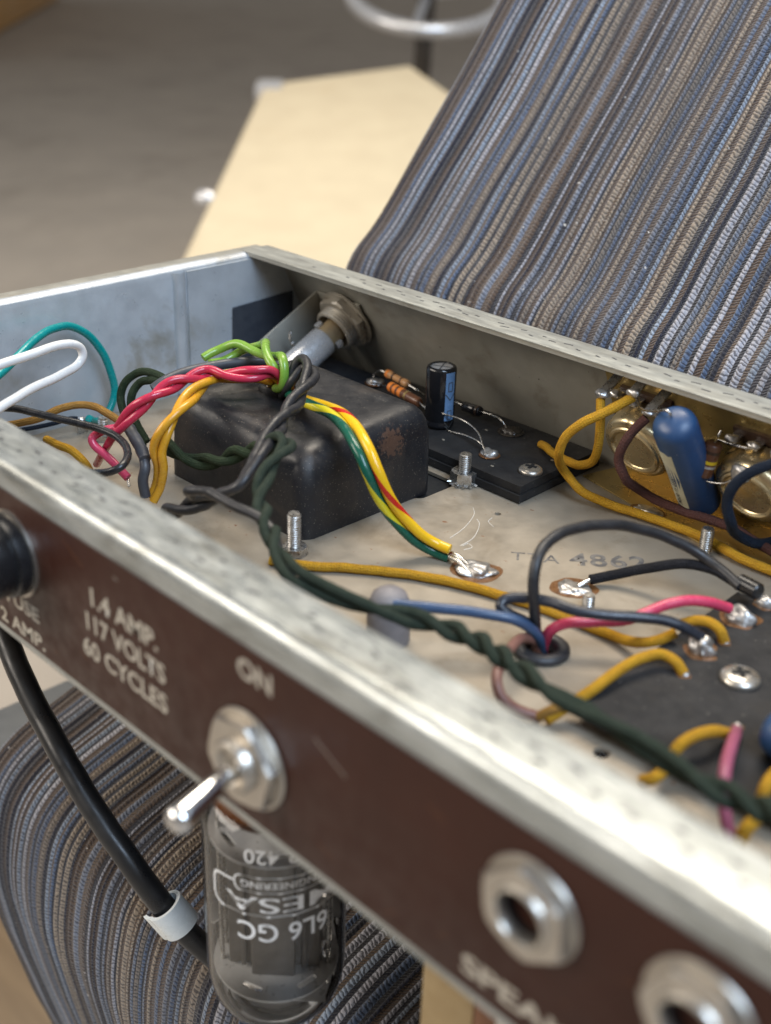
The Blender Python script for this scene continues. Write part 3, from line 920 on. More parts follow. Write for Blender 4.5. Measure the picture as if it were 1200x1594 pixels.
# near wall: the bend at the top and the lip towards the inside
line = [(0.0, -1.2), (0.0, 51.2), (0.35, 52.8), (1.2, 54.1), (2.5, 54.8), (4.0, 55.0), (14.8, 55.0)]
near_wall = extrude_profile("near_wall", thicken(line, -1.3), -6.0, X1, M['alu_rim'], chassis, 'x', 1)
for i in range(60):
    x = 100 + i * 5.0 + random.uniform(-1.5, 1.5)
    if random.random() < 0.25: continue
    y = 7.2 + (i % 2) * 2.8 + random.uniform(-0.6, 0.6)
    L = random.uniform(0.6, 1.6)
    box("tool_mark", (x - L, y - 0.42, 54.97), (x + L, y + 0.42, 55.06), M['dark_mark'], near_wall, 0.0, Matrix.Rotation(random.uniform(-0.4, 0.4), 3, 'Z'))  # dark bars carry the shade of dents here too
faceplate = box("faceplate", (90, -0.6, 0.9), (X1, -0.02, 46.8), M['brown_panel'], chassis, 0.12)
box("panel_edge", (90, -0.5, -1.2), (X1, -0.02, 0.85), M['alu_rim'], chassis, 0.1)

def panel_text(body, x0, x1, z, size, bold=0.10):
    """lettering on the faceplate, fitted between x0 and x1"""
    o = text_mesh("lettering", body, size, lambda c: Vector((c.x, c.y, 0)), M['cream_print'], None, bold)
    me = o.data
    xs = [v.co.x for v in me.vertices]; ys = [v.co.y for v in me.vertices]
    lo, hi = min(xs), max(xs); b0 = min(ys)
    for v in me.vertices:
        v.co = Vector((x0 * S + (v.co.x - lo) / (hi - lo) * (x1 - x0) * S, -0.66 * S, z * S + (v.co.y - b0)))
    mid = Vector(((x0 + x1) / 2, -0.66, z)) * S
    me.transform(Matrix.Translation(-mid))
    o.parent = faceplate
    o.location = mid - wloc(faceplate)
rs = random.Random(5)
for k in range(16):                        # hairline scratches and chips in the paint
    x = rs.uniform(120, 350); z = rs.uniform(3, 44); L = rs.uniform(0.4, 3.5) if k % 3 else rs.uniform(5, 12); t = rs.uniform(-0.5, 0.5)
    box("paint_scratch", (x - L / 2, -0.63, z - 0.07), (x + L / 2, -0.605, z + 0.07), M['cream_print'] if k % 4 == 0 else M['tube_base'], faceplate, 0.0, Matrix.Rotation(t, 3, 'Y'))
panel_text("FUSE", 128.5, 146.0, 10.8, 6.3, 0.16)
panel_text("2 AMP.", 123.5, 147.6, 2.6, 6.3, 0.16)
panel_text("1.4 AMP.", 174.3, 203.0, 29.4, 7.4, 0.18)
panel_text("117 VOLTS", 171.2, 205.4, 21.2, 7.4, 0.18)
panel_text("60 CYCLES", 168.6, 205.6, 12.8, 7.4, 0.18)
panel_text("ON", 233.5, 245.0, 38.6, 7.0, 0.18)
panel_text("SPEAKERS", 301.5, 343.0, 4.6, 6.6, 0.18)

# stamp, scratches, solder and burnt flux on the floor plate
def stamp(body, p0, ang, size, z=0.06, mat='stamp_ink', bold=0.0):
    c, s = math.cos(ang), math.sin(ang)
    return text_mesh("lettering", body, size, lambda v: Vector((p0[0] + v.x * c - v.y * s, p0[1] + v.x * s + v.y * c, z)), M[mat], floor_plate, bold, spacing=1.12)
stamp("TTA", (194.61, 140.92), math.radians(38), 8.0)
stamp("4862", (209.89, 153.08), math.radians(42), 11.5, bold=0.26)
def scratch(pts):
    sweep("scratch", resample(crom([(p[0], p[1], 0.03) for p in pts], 8), 0.8), 0.13, M['pale_scratch'], floor_plate, 5)
scratch([(171.43, 137.0), (169.45, 146.25), (164.5, 157.07), (160.78, 160.56)])
scratch([(177.45, 135.52), (176.57, 142.89), (170.67, 152.81), (167.77, 154.74)])
scratch([(180.13, 134.47), (180.75, 137.91), (177.92, 138.82), (178.02, 136.16)])
scratch([(170.65, 159.57), (171.74, 156.29), (175.5, 154.66)])
def flux_solder(c, rx, ry, h, rot, seed, parent=None, zz=0.0, fl='flux', k=1.45):
    parent = parent or floor_plate
    ring = []
    n = 40
    for i in range(n):
        a = 2 * math.pi * i / n
        q = 1 + 0.16 * noise.noise(Vector((math.cos(a) * 1.6 + seed, math.sin(a) * 1.6, seed)))
        x = rx * k * q * math.cos(a); y = ry * k * q * math.sin(a)
        ring.append((c[0] + x * math.cos(rot) - y * math.sin(rot), c[1] + x * math.sin(rot) + y * math.cos(rot)))
    plate("flux_stain", ring, [], zz + 0.02, zz + 0.10, M[fl], parent)
    blob("solder_blob", (c[0], c[1], zz + 0.08), (rx, ry, h), M['solder'], parent, seed, 0.4, 1.7, sub=4, tilt=Matrix.Rotation(rot, 3, 'Z'))
flux_solder((192.4, 126.73), 6.2, 5.0, 2.4, 0.5, 3.0, k=1.4)
flux_solder((220.14, 141.45), 5.0, 4.4, 1.1, 0.4, 5.5, k=1.45)
flux_solder((204.66, 204.79), 5.4, 3.0, 1.2, 0.15, 9.5, zz=0.7, k=1.2)

# brass grounding plate under the pots
brass = empty("brass_plate", (250, 212, 0), "thin brass grounding plate lining the far right floor and wall", "metal plate")
b0, b1, b2, b3 = (170.35, 211.74), (202.86, 203.62), (233.16, 197.13), (257.74, 195.9)
plate("floor_leaf", [b0, b1, b2, b3, (X1 - 2, 193), (X1 - 2, 228.4), (b0[0] + 4, 228.4)], [], 0.15, 0.65, M['brass'], brass)
nrm = Vector((0, -53.0, -26.2)).normalized()
wl = [(228.4, 0.7), (203.8, 50.4)]
vv = []
for x in (180.69, X1 - 2):
    for off in (1.75, 2.25):
        for (y, z) in wl:
            vv.append(Vector((x, y + nrm.y * off, z + nrm.z * off)))
pydata("wall_leaf", vv, [(0, 1, 3, 2), (4, 5, 7, 6), (0, 1, 5, 4), (2, 3, 7, 6), (0, 2, 6, 4), (1, 3, 7, 5)], M['brass'], brass, smooth=False)

# ------------------------------------------------------------------ screws, nuts
def bolt(name, c, r, h, label, nut=True, washer=False, nut_r=5.0, nut_h=3.2, rot=0.2):
    root = empty(name, (c[0], c[1], 0), label, "bolt")
    z0 = 0.05
    if washer:
        n = 24
        outl = []
        for i in range(n * 2):
            a = 2 * math.pi * i / (n * 2)
            rr = nut_r * (1.12 if i % 2 else 0.98)
            outl.append((c[0] + rr * math.cos(a), c[1] + rr * math.sin(a)))
        w = plate("star_washer", outl, [circle2(c, nut_r * 0.6, 20)], 0.06, 0.55, M['zinc'], root)
        for i in range(14):
            a = 2 * math.pi * i / 14
            d = Vector((math.cos(a), math.sin(a), 0)); e = Vector((-d.y, d.x, 0.55)).normalized()
            obox("washer_tooth", Vector((c[0], c[1], 0.65)) + d * nut_r * 1.06, (d, e, d.cross(e)), (0.75, 0.5, 0.16), M['zinc'], w)
        z0 = 0.6
    if nut:
        hexnut("nut", (c[0], c[1], z0), (0, 0, 1), nut_r, nut_h, M['zinc'], root, 0.5, rot)
    lathe("threaded_stud", thread_profile(r, 0.0, h, 0.82, 0.32), (c[0], c[1], 0.1), (0, 0, 1), M['zinc'], root, 20, 25)
    return root
bolt("bolt", (144.49, 173.79), 2.35, 11.5, "zinc bolt with hex nut and star washer beside the upright capacitor", True, True, 5.3, 4.2)
bolt("bolt", (145.08, 91.06), 2.35, 14.5, "zinc bolt with nut standing in front of the black transformer", True, False, 4.6, 2.6)
bolt("bolt", (230.27, 135.26), 1.9, 4.6, "short threaded stud beside the oval solder joint", False)
bolt("bolt", (234.85, 192.87), 2.2, 9.5, "threaded stud behind the yellow wire on the brass plate", False)
bolt("bolt", (24.88, 96.75), 2.2, 9.0, "threaded stud near the left end wall behind the red wires", True, False, 4.4, 2.4)
o = lathe("grey_plug", [(6.2, 0), (6.4, 8), (6.1, 12.2), (4.9, 15), (2.7, 16.6), (0, 17)], (*(202.46, 77.34), 0.05), (0, 0, 1), M['grey_rubber'], None, 28, 60)
tag(o, "rounded grey rubber plug on the chassis floor behind the green twisted pair", "plug")

# ------------------------------------------------------------------ black transformer
def transformer():
    root = empty("transformer", (104, 127, 0), "black enamelled transformer cover with coloured leads, dusty and rust flecked", "transformer")
    cx, cy, hx, hy, rc = 104.0, 129.0, 38.0, 31.5, 6.0
    hole = Vector((89.0, 131.0))
    def ring(inset, n=10):
        r = max(rc - inset * 0.45, 2.0)
        return rrect2(cx - hx + inset, cy - hy + inset, cx + hx - inset, cy + hy - inset, r, n)
    levels = [(0, 0.1), (0, 3), (0.1, 9), (0.25, 15), (0.4, 21.5), (0.8, 25.2), (1.5, 28.4), (2.7, 31.0), (4.4, 32.9), (6.6, 34.0), (10, 34.5)]
    verts = []; faces = []
    m = None
    for ins, z in levels:
        pts = ring(ins); m = len(pts)
        for p in pts: verts.append(Vector((p[0], p[1], z)))
    last = ring(10)
    for i in range(1, 12):
        t = i / 12.0
        for p in last:
            q = Vector(p).lerp(hole, t)
            z = 34.4 - 1.2 * t - 3.4 * max(0.0, (t - 0.45) / 0.55) ** 2
            verts.append(Vector((q.x, q.y, z)))
    R_ = len(levels) + 11
    for i in range(R_ - 1):
        for k in range(m):
            k2 = (k + 1) % m
            faces.append((i * m + k, i * m + k2, (i + 1) * m + k2, (i + 1) * m + k))
    c = len(verts); verts.append(Vector((hole.x, hole.y, 29.6)))
    for k in range(m): faces.append(((R_ - 1) * m + k, (R_ - 1) * m + (k + 1) % m, c))
    for v in verts[m * 3:]:
        # shallow press crease running from the lead exit towards the front left, and hand-formed unevenness
        d = Vector((v.x - 84, v.y - 112))
        along = d.dot(Vector((0.55, -0.83))); across = d.dot(Vector((0.83, 0.55)))
        dent = 2.6 * math.exp(-(across / 11.0) ** 2) * math.exp(-((along - 4) / 16.0) ** 2)
        if v.z > 24: v.z -= dent
        if v.z > 12:
            fr_ = min(max((131.0 - v.y) / 36.0, 0.0), 1.0); rt = min(max((v.x - 70.0) / 70.0, 0.0), 1.0)
            v.z -= (1.0 + 4.2 * fr_ * rt) * min((v.z - 12.0) / 14.0, 1.0)
        v.z += 0.5 * noise.noise(Vector((v.x * 0.06, v.y * 0.06, 1.0)))
        e = noise.noise_vector(v * 0.05) * 0.5
        v.x += e.x; v.y += e.y
    cover = pydata("cover", verts, faces, M['bell'], root, True, 50)
    oc = cover.location / S + Vector((104, 127, 0))
    rp = Vector((141.5, 138.79, 24.89)) - oc
    add_rust(M['bell'], rp, 11.0)
    box("core", (58, 88, -72), (150, 186, -1.8), M['recess_shade'], root, 1.5)  # unseen core, enlarged and near black so the floor slot looks dark
    lathe("lead_bushing", [(6.2, -2.2), (6.6, 0.4), (6.0, 1.4), (4.8, 1.2), (4.4, -2.4)], (hole.x, hole.y, 31.8), (0, 0, 1), M['rubber'], root, 24, 60)
transformer()

# ------------------------------------------------------------------ small bias board with its parts
bias = empty("component_board", (120, 198, 0.1), "black two layer fibre board holding the upright capacitor and diode", "circuit board")
bx0, bx1, by0, by1 = 66.0, 169.5, 175.5, 222.0
plate("lower_layer", [(bx0, by0 - 0.8), (bx1 + 0.6, by0 - 0.8), (bx1 - 1, by1 + 2), (bx0, by1 + 2)], [], 0.4, 3.3, M['fibre'], bias)
top_layer = plate("upper_layer", [(bx0, by0), (bx1, by0), (bx1 - 1.6, by1), (bx0, by1)], [], 3.6, 6.6, M['fibre'], bias)
o = plate("fibre_strip", [(6, 186), (63.5, 183), (63.5, 221), (6, 222)], [], 0.4, 4.2, M['fishpaper'])
tag(o, "dark fibre strip under the pilot lamp holder in the far left corner", "fibre strip")
BZ = 6.65
def eyelet(c, r=3.4, h=2.2, seed=1.0, mat='solder', ring='copper'):
    lathe("eyelet_ring", [(r * 1.15, 0), (r * 1.2, 0.35), (r * 1.0, 0.7), (r * 0.8, 0.5)], (c[0], c[1], BZ), (0, 0, 1), M[ring], top_layer, 24, 60)
    blob("solder_joint", (c[0], c[1], BZ + 0.3), (r, r * 0.95, h), M[mat], top_layer, seed, 0.45, 1.7)
eyelet((144.14, 187.87), 3.4, 2.6, 2.0)
eyelet((134.6, 211.42), 4.4, 1.8, 6.0, 'black_flux', 'black_flux')
eyelet((60.84, 208.47), 3.6, 2.0, 8.0)
for px in ((122.26, 185.92), (126.61, 206.05), (151.0, 181.44), (162.28, 202.72)):
    blob("fleck", (px[0], px[1], BZ), (0.7, 0.6, 0.15), M['lint'], top_layer, px[0], 0.4)
panhead("screw", (*(163.62, 188.29), BZ), 4.6, 2.2, M['nickel'], bias, slot_mat=M['recess_shade'])

def cyl_patch(name, c, r, a0, a1, z0, z1, mat, parent, n=8):
    verts = []; faces = []
    for i in range(n + 1):
        a = a0 + (a1 - a0) * i / n
        for z in (z0, z1): verts.append((c[0] + r * math.cos(a), c[1] + r * math.sin(a), z))
    for i in range(n): faces.append((2 * i, 2 * i + 2, 2 * i + 3, 2 * i + 1))
    return pydata(name, verts, faces, mat, parent, True, 60)
def cyl_stroke(name, c, r, pts, w, mat, parent):
    """thin printed stroke on a cylinder; pts = (angle, z)"""
    verts = []; faces = []
    q = []
    for (a0, z0), (a1, z1) in zip(pts[:-1], pts[1:]):
        for i in range(6):
            t = i / 6; q.append((a0 + (a1 - a0) * t, z0 + (z1 - z0) * t))
    q.append(pts[-1])
    for i, (a, z) in enumerate(q):
        p = q[max(i - 1, 0)]; s = q[min(i + 1, len(q) - 1)]
        d = Vector(((s[0] - p[0]) * r, s[1] - p[1])); d.normalize()
        nx, nz = -d.y * w / 2, d.x * w / 2
        for sg in (1, -1):
            aa = a + sg * nx / r
            verts.append((c[0] + r * math.cos(aa), c[1] + r * math.sin(aa), z + sg * nz))
    for i in range(len(q) - 1): faces.append((2 * i, 2 * i + 2, 2 * i + 3, 2 * i + 1))
    return pydata(name, verts, faces, mat, parent, False)

def electrolytic():
    c = (111.26, 195.09)
    root = empty("capacitor", (c[0], c[1], BZ + 0.4), "upright black electrolytic capacitor with pale blue stripe on the fibre board", "capacitor")
    z0 = BZ + 0.5; r = 5.9; h = 24.6
    body = lathe("sleeve", [(0, 0), (r - 0.8, 0), (r - 0.2, 0.3), (r, 1.0), (r, 1.8), (r - 0.35, 2.4), (r - 0.35, 2.9), (r, 3.5), (r, h - 1.2), (r - 0.25, h - 0.4), (r - 0.9, h), (r - 1.5, h - 0.15), (r - 1.6, h - 0.45)],
                 (c[0], c[1], z0), (0, 0, 1), M['cap_black'], root, 40, 50)
    lathe("can_top", [(r - 1.5, h - 0.5), (0, h - 0.45)], (c[0], c[1], z0), (0, 0, 1), M['satin'], root, 32)
    for a in (0.5, 0.5 + math.pi / 2):
        d = Vector((math.cos(a), math.sin(a), 0)); e = Vector((-d.y, d.x, 0))
        obox("vent_score", Vector((c[0], c[1], z0 + h - 0.42)), (d, e, (0, 0, 1)), (r - 1.8, 0.16, 0.08), M['dark_mark'], root)
    am = math.radians(-8); w = math.radians(21)
    st = cyl_patch("polarity_stripe", c, r + 0.04, am - w, am + w, z0 + 3.6, z0 + h - 1.4, M['cap_blue'], root)
    for k in range(2):
        zc = z0 + 19.2 - k * 11.5
        g = math.radians(9)
        cyl_stroke("minus_mark", c, r + 0.09, [(am - g, zc), (am + g, zc), (am + g, zc - 3.6), (am - g, zc - 3.6), (am - g, zc)], 0.35, M['ink'], st)
        cyl_stroke("arrow_mark", c, r + 0.09, [(am - w * 0.96, zc - 4.6), (am, zc - 7.2), (am + w * 0.96, zc - 4.6)], 0.4, M['ink'], st)
    strip_end([(c[0] + 2, c[1] - 1, z0 + 0.3), (118.92, 193.16, 7.2), (128.11, 192.21, 8.5), (136.32, 190.34, 9.0), (140.88, 189.72, 7.5)], 0.38, M['tinned'], root, "lead")
electrolytic()

def resistor(name, a, b_, r, body_mat, bands, label, leadA, leadB, dog=True):
    a = Vector(a); b_ = Vector(b_)
    L = (b_ - a).length
    root = empty(name, (a + b_) / 2 - Vector((0, 0, r)), label, "resistor")
    k = 1.0 if dog else 0.93
    e = 1.12 if dog else 1.0
    prof = [(0, 0), (r * 0.55, 0), (r * 0.95 * e, L * 0.05), (r * e, L * 0.13), (r * e * 0.98, L * 0.2), (r * 0.95 if dog else r, L * 0.27), (r * 0.95 if dog else r, L * 0.73), (r * e * 0.98, L * 0.8), (r * e, L * 0.87), (r * 0.95 * e, L * 0.95), (r * 0.55, L), (0, L)]
    if not dog:
        prof = [(0, 0), (r * 0.8, 0), (r, L * 0.05), (r, L * 0.95), (r * 0.8, L), (0, L)]
    body = lathe("body", prof, a, b_ - a, M[body_mat], root, 24, 50)
    for t0, t1, m in bands:
        rr = r * (1.0 if dog else 1.0) + 0.06
        if dog and (t0 < 0.22 or t1 > 0.78): rr = r * e + 0.05
        lathe("colour_band", [(rr - 0.2, L * t0), (rr, L * t0 + 0.05), (rr, L * t1 - 0.05), (rr - 0.2, L * t1)], a, b_ - a, M[m], body, 24, 60)
    for pts in (leadA, leadB):
        if pts: strip_end(pts, 0.36, M['tinned'], root, "lead")
    return root
ra, rb = (66.57, 209.53, 13.0), (83.13, 206.31, 13.0)
resistor("resistor", ra, rb, 1.6, 'res_tan', [(0.10, 0.19, 'band_orange'), (0.34, 0.41, 'band_dark'), (0.70, 0.76, 'band_dark')],
         "small tan resistor lying behind the larger brown one", [ra, (63.28, 209.32, 13.0), (58.65, 210.48, 10.0), (58.02, 210.04, 7.0)], [rb, (88.42, 206.27, 12.0), (89.19, 210.24, 9.0)])
ra, rb = (81.15, 197.38, 14.0), (103.03, 192.17, 14.5)
resistor("resistor", ra, rb, 2.05, 'res_brown', [(0.04, 0.14, 'band_orange'), (0.20, 0.30, 'band_orange'), (0.36, 0.47, 'band_orange'), (0.58, 0.64, 'band_gold')],
         "brown resistor with three orange bands beside the upright capacitor", [ra, (75.11, 199.69, 12.0), (67.72, 202.84, 10.0), (61.72, 205.3, 8.0)],
         [rb, (108.29, 190.75, 14.0), (116.26, 191.8, 14.0), (124.76, 194.4, 13.0), (135.51, 190.96, 12.0), (141.06, 187.48, 9.5), (143.63, 186.53, 8.0)], dog=False)
o = lathe("lead_splice", [(0.4, 0), (1.3, 1.0), (1.5, 2.4), (1.1, 4.4), (0.4, 5.6)], (106.36, 191.66, 14.0), Vector((110.87, 191.69, 14.0)) - Vector((106.36, 191.66, 14.0)), M['solder'], None, 14, 60)
tag(o, "shiny soldered splice on the brown resistor lead", "solder splice")
ra, rb = (109.12, 211.93, 10.0), (118.56, 211.38, 10.5)
d = resistor("diode", ra, rb, 2.05, 'cap_black', [(0.80, 0.90, 'band_dark')], "small black diode with bare leads behind the upright capacitor",
         [ra, (105.0, 212.58, 10.0), (99.25, 214.25, 9.0)], [rb, (124.48, 211.14, 11.0), (131.13, 209.62, 11.0), (133.43, 210.36, 8.0)], dog=False)
d["category"] = "diode"
for k, (pa, pb, pc) in enumerate((((93.98, 228.89, 7.0), (108.27, 227.37, 7.0), (121.09, 225.28, 8.0)), ((103.07, 228.04, 7.0), (114.26, 226.02, 8.0), (117.86, 229.54, 11.0)), ((108.68, 230.14, 7.0), (120.75, 224.88, 8.0), (122.93, 222.64, 12.0)))):
    o = sweep("lint_fibre", wobble(resample(crom([pa, pb, pc], 10), 0.8), 1.2, 0.3, k * 5), 0.16, M['lint'], None, 5)
    tag(o, ("long tan lint fibre lying along the wall behind the diode", "curled tan lint fibre rising beside the diode lead", "short tan lint fibre standing up at the wall")[k], "lint", "lint fibres behind the diode")

# ------------------------------------------------------------------ pilot lamp holder
def lamp():
    w = Vector((39.04, 213.92, 30.28))
    n = Vector((0, -0.891, -0.453))
    root = empty("pilot_lamp_holder", (w.x, w.y, w.z - 14), "pilot lamp holder with nickel nut and aluminium sleeve on the far wall", "lamp holder")
    o0 = w + n * 1.8
    lathe("washer", [(0, 0), (14.0, 0), (14.0, 0.8), (0, 0.8)], o0, n, M['nickel_lamp'], root, 36)
    hexnut("hex_nut", o0 + n * 0.85, n, 13.2, 3.6, M['nickel_lamp'], root, 0.68, 0.3)
    prof = [(8.6, 0.0)]
    for i in range(4):
        z = 3.4 + i * 1.25
        prof += [(9.2, z), (9.9, z + 0.5), (9.2, z + 1.1)]
    prof += [(9.2, 8.6), (8.4, 8.7), (8.0, 8.2), (7.9, -0.5)]
    lathe("threaded_bushing", prof, o0 + n * 0.85, n, M['nickel_lamp'], root, 36, 25)
    lathe("inner_core", [(5.4, 0.5), (5.4, 20)], o0, n, M['tan_core'], root, 28)
    sl = lathe("socket_sleeve", [(5.5, 15.5), (6.4, 15.5), (6.6, 15.9), (6.6, 37), (6.1, 37.6), (0, 37.6)], o0, n, M['satin'], root, 32)
    for a in (2.2, -0.4):
        x, y, z = frame(n)
        obox("bayonet_pin", o0 + n * 12.6 + (x * math.cos(a) + y * math.sin(a)) * 5.9, (x, y, z), (1.3, 1.3, 1.6), M['satin'], sl, 0.4)
    # strap bracket: folded tab on the wall, arm running alongside the socket
    x, y, z = frame(n)
    side = Vector((-1, 0, 0))
    e = n.cross(side).normalized()
    if e.z < 0: e = -e
    obox("bracket_tab", w + n * 1.3 + e * 1.5 + side * 2.0, (side, e, n), (13.5, 9.0, 0.45), M['alu_wall'], root, 0.3)
    obox("bracket_arm", w + n * 19.5 + side * 15.2 + e * 2.5, (n, e, side), (18, 8.2, 0.5), M['alu_wall'], root, 0.3)
    t = strip_end([w + n * 27 + side * 9 + e * 2, w + n * 27.5 + side * 8 + e * 7, w + n * 26 + side * 7.5 + e * 10], 0.6, M['tinned'], root, "terminal")
    blob("terminal_solder", w + n * 27 + side * 8.6 + e * 3.5, (1.0, 1.0, 1.0), M['solder'], root, 4.0, 0.3, flat=False)
lamp()
fp = [Vector((5.3, 176.06, 33.2)), Vector((5.3, 209.83, 34.84)), Vector((5.3, 209.71, 8.38)), Vector((5.3, 175.3, 9.81))]
o = pydata("insulating_sheet", fp + [p + Vector((0.5, 0, 0)) for p in fp], [(0, 1, 2, 3), (4, 5, 6, 7), (0, 1, 5, 4), (1, 2, 6, 5), (2, 3, 7, 6), (3, 0, 4, 7)], M['fishpaper'], None, smooth=False)
tag(o, "black insulating sheet fixed to the end wall beside the lamp holder", "insulating sheet")

# ------------------------------------------------------------------ potentiometers on the far wall
NW = Vector((0, -0.891, -0.453))          # inward normal of the sloping wall
UPW = Vector((0, -0.453, 0.891))          # up along the wall
def lug(c, ax, L, w, parent, fat=1.6, seed=0.0, mat='zinc'):
    x, y, z = frame(ax)
    obox("lug", Vector(c), (x, y, z), (w / 2, 0.35, L / 2), M[mat], parent, 0.15)
    blob("lug_solder", Vector(c) + z * L * 0.25 + Vector((0, -0.8, 0.6)), (fat * 1.25, fat, fat * 0.75), M['solder'], parent, seed, 0.3, flat=False)
def pot(c, label, lugs):
    c = Vector(c)                           # centre of the back face
    root = empty("potentiometer", c - NW * 14.5 - Vector((0, 0, 12)), label, "potentiometer")
    o0 = c - NW * 15.2
    lathe("can", [(12.4, 4.2), (13.2, 4.2), (13.3, 4.6), (13.3, 11.8), (13.0, 13.3), (12.2, 14.4), (11.0, 14.9), (10.4, 15.0), (10.0, 15.6), (9.2, 15.8), (8.6, 15.5), (8.2, 14.9), (0, 14.7)], o0, NW, M['gold_can'], root, 48, 40)
    for a in (0.7, 2.3, 3.9, 5.4):
        x, y, z = frame(NW)
        d = x * math.cos(a) + y * math.sin(a)
        obox("crimp_tab", o0 + NW * 5.5 + d * 13.4, (d, z.cross(d), z), (0.35, 2.0, 3.2), M['gold_can'], root, 0.2)
    lathe("wafer", [(0, 2.0), (12.3, 2.0), (12.3, 4.0), (0, 4.0)], o0, NW, M['wafer'], root, 36)
    obox("wafer_tongue", o0 + NW * 3.0 + UPW * 13.5, ((1, 0, 0), UPW, NW), (10.5, 3.5, 1.0), M['wafer'], root, 0.4)
    lathe("bushing", [(5, -1), (5, 2.2)], o0, NW, M['nickel'], root, 20)
    for i, (dx, du, dn) in enumerate(lugs):
        p = o0 + Vector((dx, 0, 0)) + UPW * (14.5 + du) + NW * (5.5 + dn)
        lug(p, NW * 0.9 + UPW * 0.25, 7.5, 3.6, root, 1.9, i * 3.3 + dx)
    return root, o0
pot1, p1o = pot((197.54, 201.03, 22.53), "golden potentiometer can behind the brown cloth wire", [(-9.5, 1.5, 0), (-1.5, 1.0, 1), (7.5, 0, 1)])
pot2, p2o = pot((241.85, 201.64, 21.31), "golden potentiometer can at the right edge behind the navy wire", [(-8.5, 0, 0), (-0.5, 0, 0), (8.0, 0, 0)])
# lugs where the cloth wires of the first pot are soldered
for k, (p, q) in enumerate((((189.39, 190.0, 43.3), 2.6), ((200.99, 191.0, 46.91), 2.6), ((209.47, 188.0, 43.18), 2.2))):
    p = Vector(p)
    obox("lug", p - NW * 5.0 + UPW * 0.8, ((1, 0, 0), UPW, NW), (1.9, 0.4, 6.0), M['zinc'], pot1, 0.2)
    blob("lug_solder", p + Vector((0, 0, 0.6)), (q, q * 0.8, q * 0.62), M['solder'], pot1, 2.0 + k * 4, 0.35, flat=False)
# ground strap soldered to the second can
pc = Vector((240.77, 196.4, 30.08))
blob("ground_solder", pc, (3.6, 1.2, 3.0), M['solder'], pot2, 2.2, 0.3, flat=False)

def capsule_cap(name, a, b_, r, mat, label):
    a = Vector(a); b_ = Vector(b_); L = (b_ - a).length
    root = empty(name, (a + b_) / 2 - Vector((0, 0, r)), label, "capacitor")
    prof = [(0, 0)]
    for i in range(1, 7):
        t = math.pi / 2 * i / 6
        prof.append((r * math.sin(t) * 0.98, r * 0.62 * (1 - math.cos(t))))
    prof += [(r, r * 0.62 + 0.8), (r * 1.01, L * 0.5), (r, L - r * 0.62 - 0.8)]
    for i in range(6, 0, -1):
        t = math.pi / 2 * i / 6
        prof.append((r * math.sin(t) * 0.98, L - r * 0.62 * (1 - math.cos(t))))
    prof.append((0, L))
    body = lathe("moulding", prof, a, b_ - a, M[mat], root, 40, 60)
    return root, body
ca, cb = Vector((223.46, 179.36, 48.6)), Vector((221.7, 210.67, 7.0))
cap_root, cap_body = capsule_cap("moulded_capacitor", ca, cb, 7.2, 'blue_cap', "glossy blue moulded capacitor with paper label between the two golden cans")
x, y, z = frame(cb - ca)
Lc = (cb - ca).length
view = Vector((408.43, -133.9, 186.69)) - (ca + cb) / 2
ac = math.atan2(view.dot(y), view.dot(x))
left = Vector((-0.7, -0.7, 0.0)); al = math.atan2(left.dot(y), left.dot(x))
da = (al - ac + math.pi) % (2 * math.pi) - math.pi
def cap_pt(s, t, rr=7.27):
    """s across the label 0..1, t along the capacitor 0..1"""
    a = ac + da * (0.36 + 0.62 * s)
    return ca + z * (Lc * t) + (x * math.cos(a) + y * math.sin(a)) * rr
verts = []; faces = []
for i in range(9):
    for j in range(7):
        s, t = j / 6, 0.22 + 0.60 * i / 8
        if i == 0: t += 0.012 * math.sin(j * 2.1)
        verts.append(cap_pt(s, t))
for i in range(8):
    for j in range(6): faces.append((i * 7 + j, i * 7 + j + 1, (i + 1) * 7 + j + 1, (i + 1) * 7 + j))
lab = pydata("paper_label", verts, faces, M['paper_label'], cap_root, True, 60)
Ll = Lc * 0.60
text_mesh("lettering", "Made in U.S.", 3.0, lambda c: cap_pt(0.30 + c.y / 7.2, 0.80 - c.x / Lc, 7.32), M['ink'], lab, 0.02, spacing=1.05)
text_mesh("lettering", "TON  .02", 2.2, lambda c: cap_pt(0.68 + c.y / 7.2, 0.55 - c.x / Lc, 7.32), M['ink'], lab, 0.0)
strip_end([ca + z * 1.0, (222.41, 178.28, 50.71), (215.54, 182.08, 47.66), (207.22, 186.89, 44.81), (202.1, 192.37, 45.08), (198.33, 196.54, 45.7)], 0.5, M['tinned'], cap_root, "lead")
ra, rb = Vector((230.19, 196.15, 37.64)), Vector((228.31, 195.57, 25.54))
resistor("resistor", ra, rb, 2.9, 'res_brown', [(0.18, 0.28, 'band_dark'), (0.47, 0.57, 'band_yellow'), (0.62, 0.70, 'band_silver')],
         "brown resistor with a yellow band beside the blue capacitor", [ra, (229.44, 199.01, 38.64), (229.52, 200.27, 40.57)],
         [rb, (227.62, 196.27, 24.16), (230.72, 196.45, 23.8), (234.95, 197.16, 24.62), (239.88, 196.73, 28.77)], dog=False)
# heavy tinned link between lugs of the right pot
strip_end([(227.98, 202.43, 36.33), (233.97, 201.05, 36.84), (239.89, 200.7, 37.53)], 0.6, M['tinned'], pot2, "link_wire")

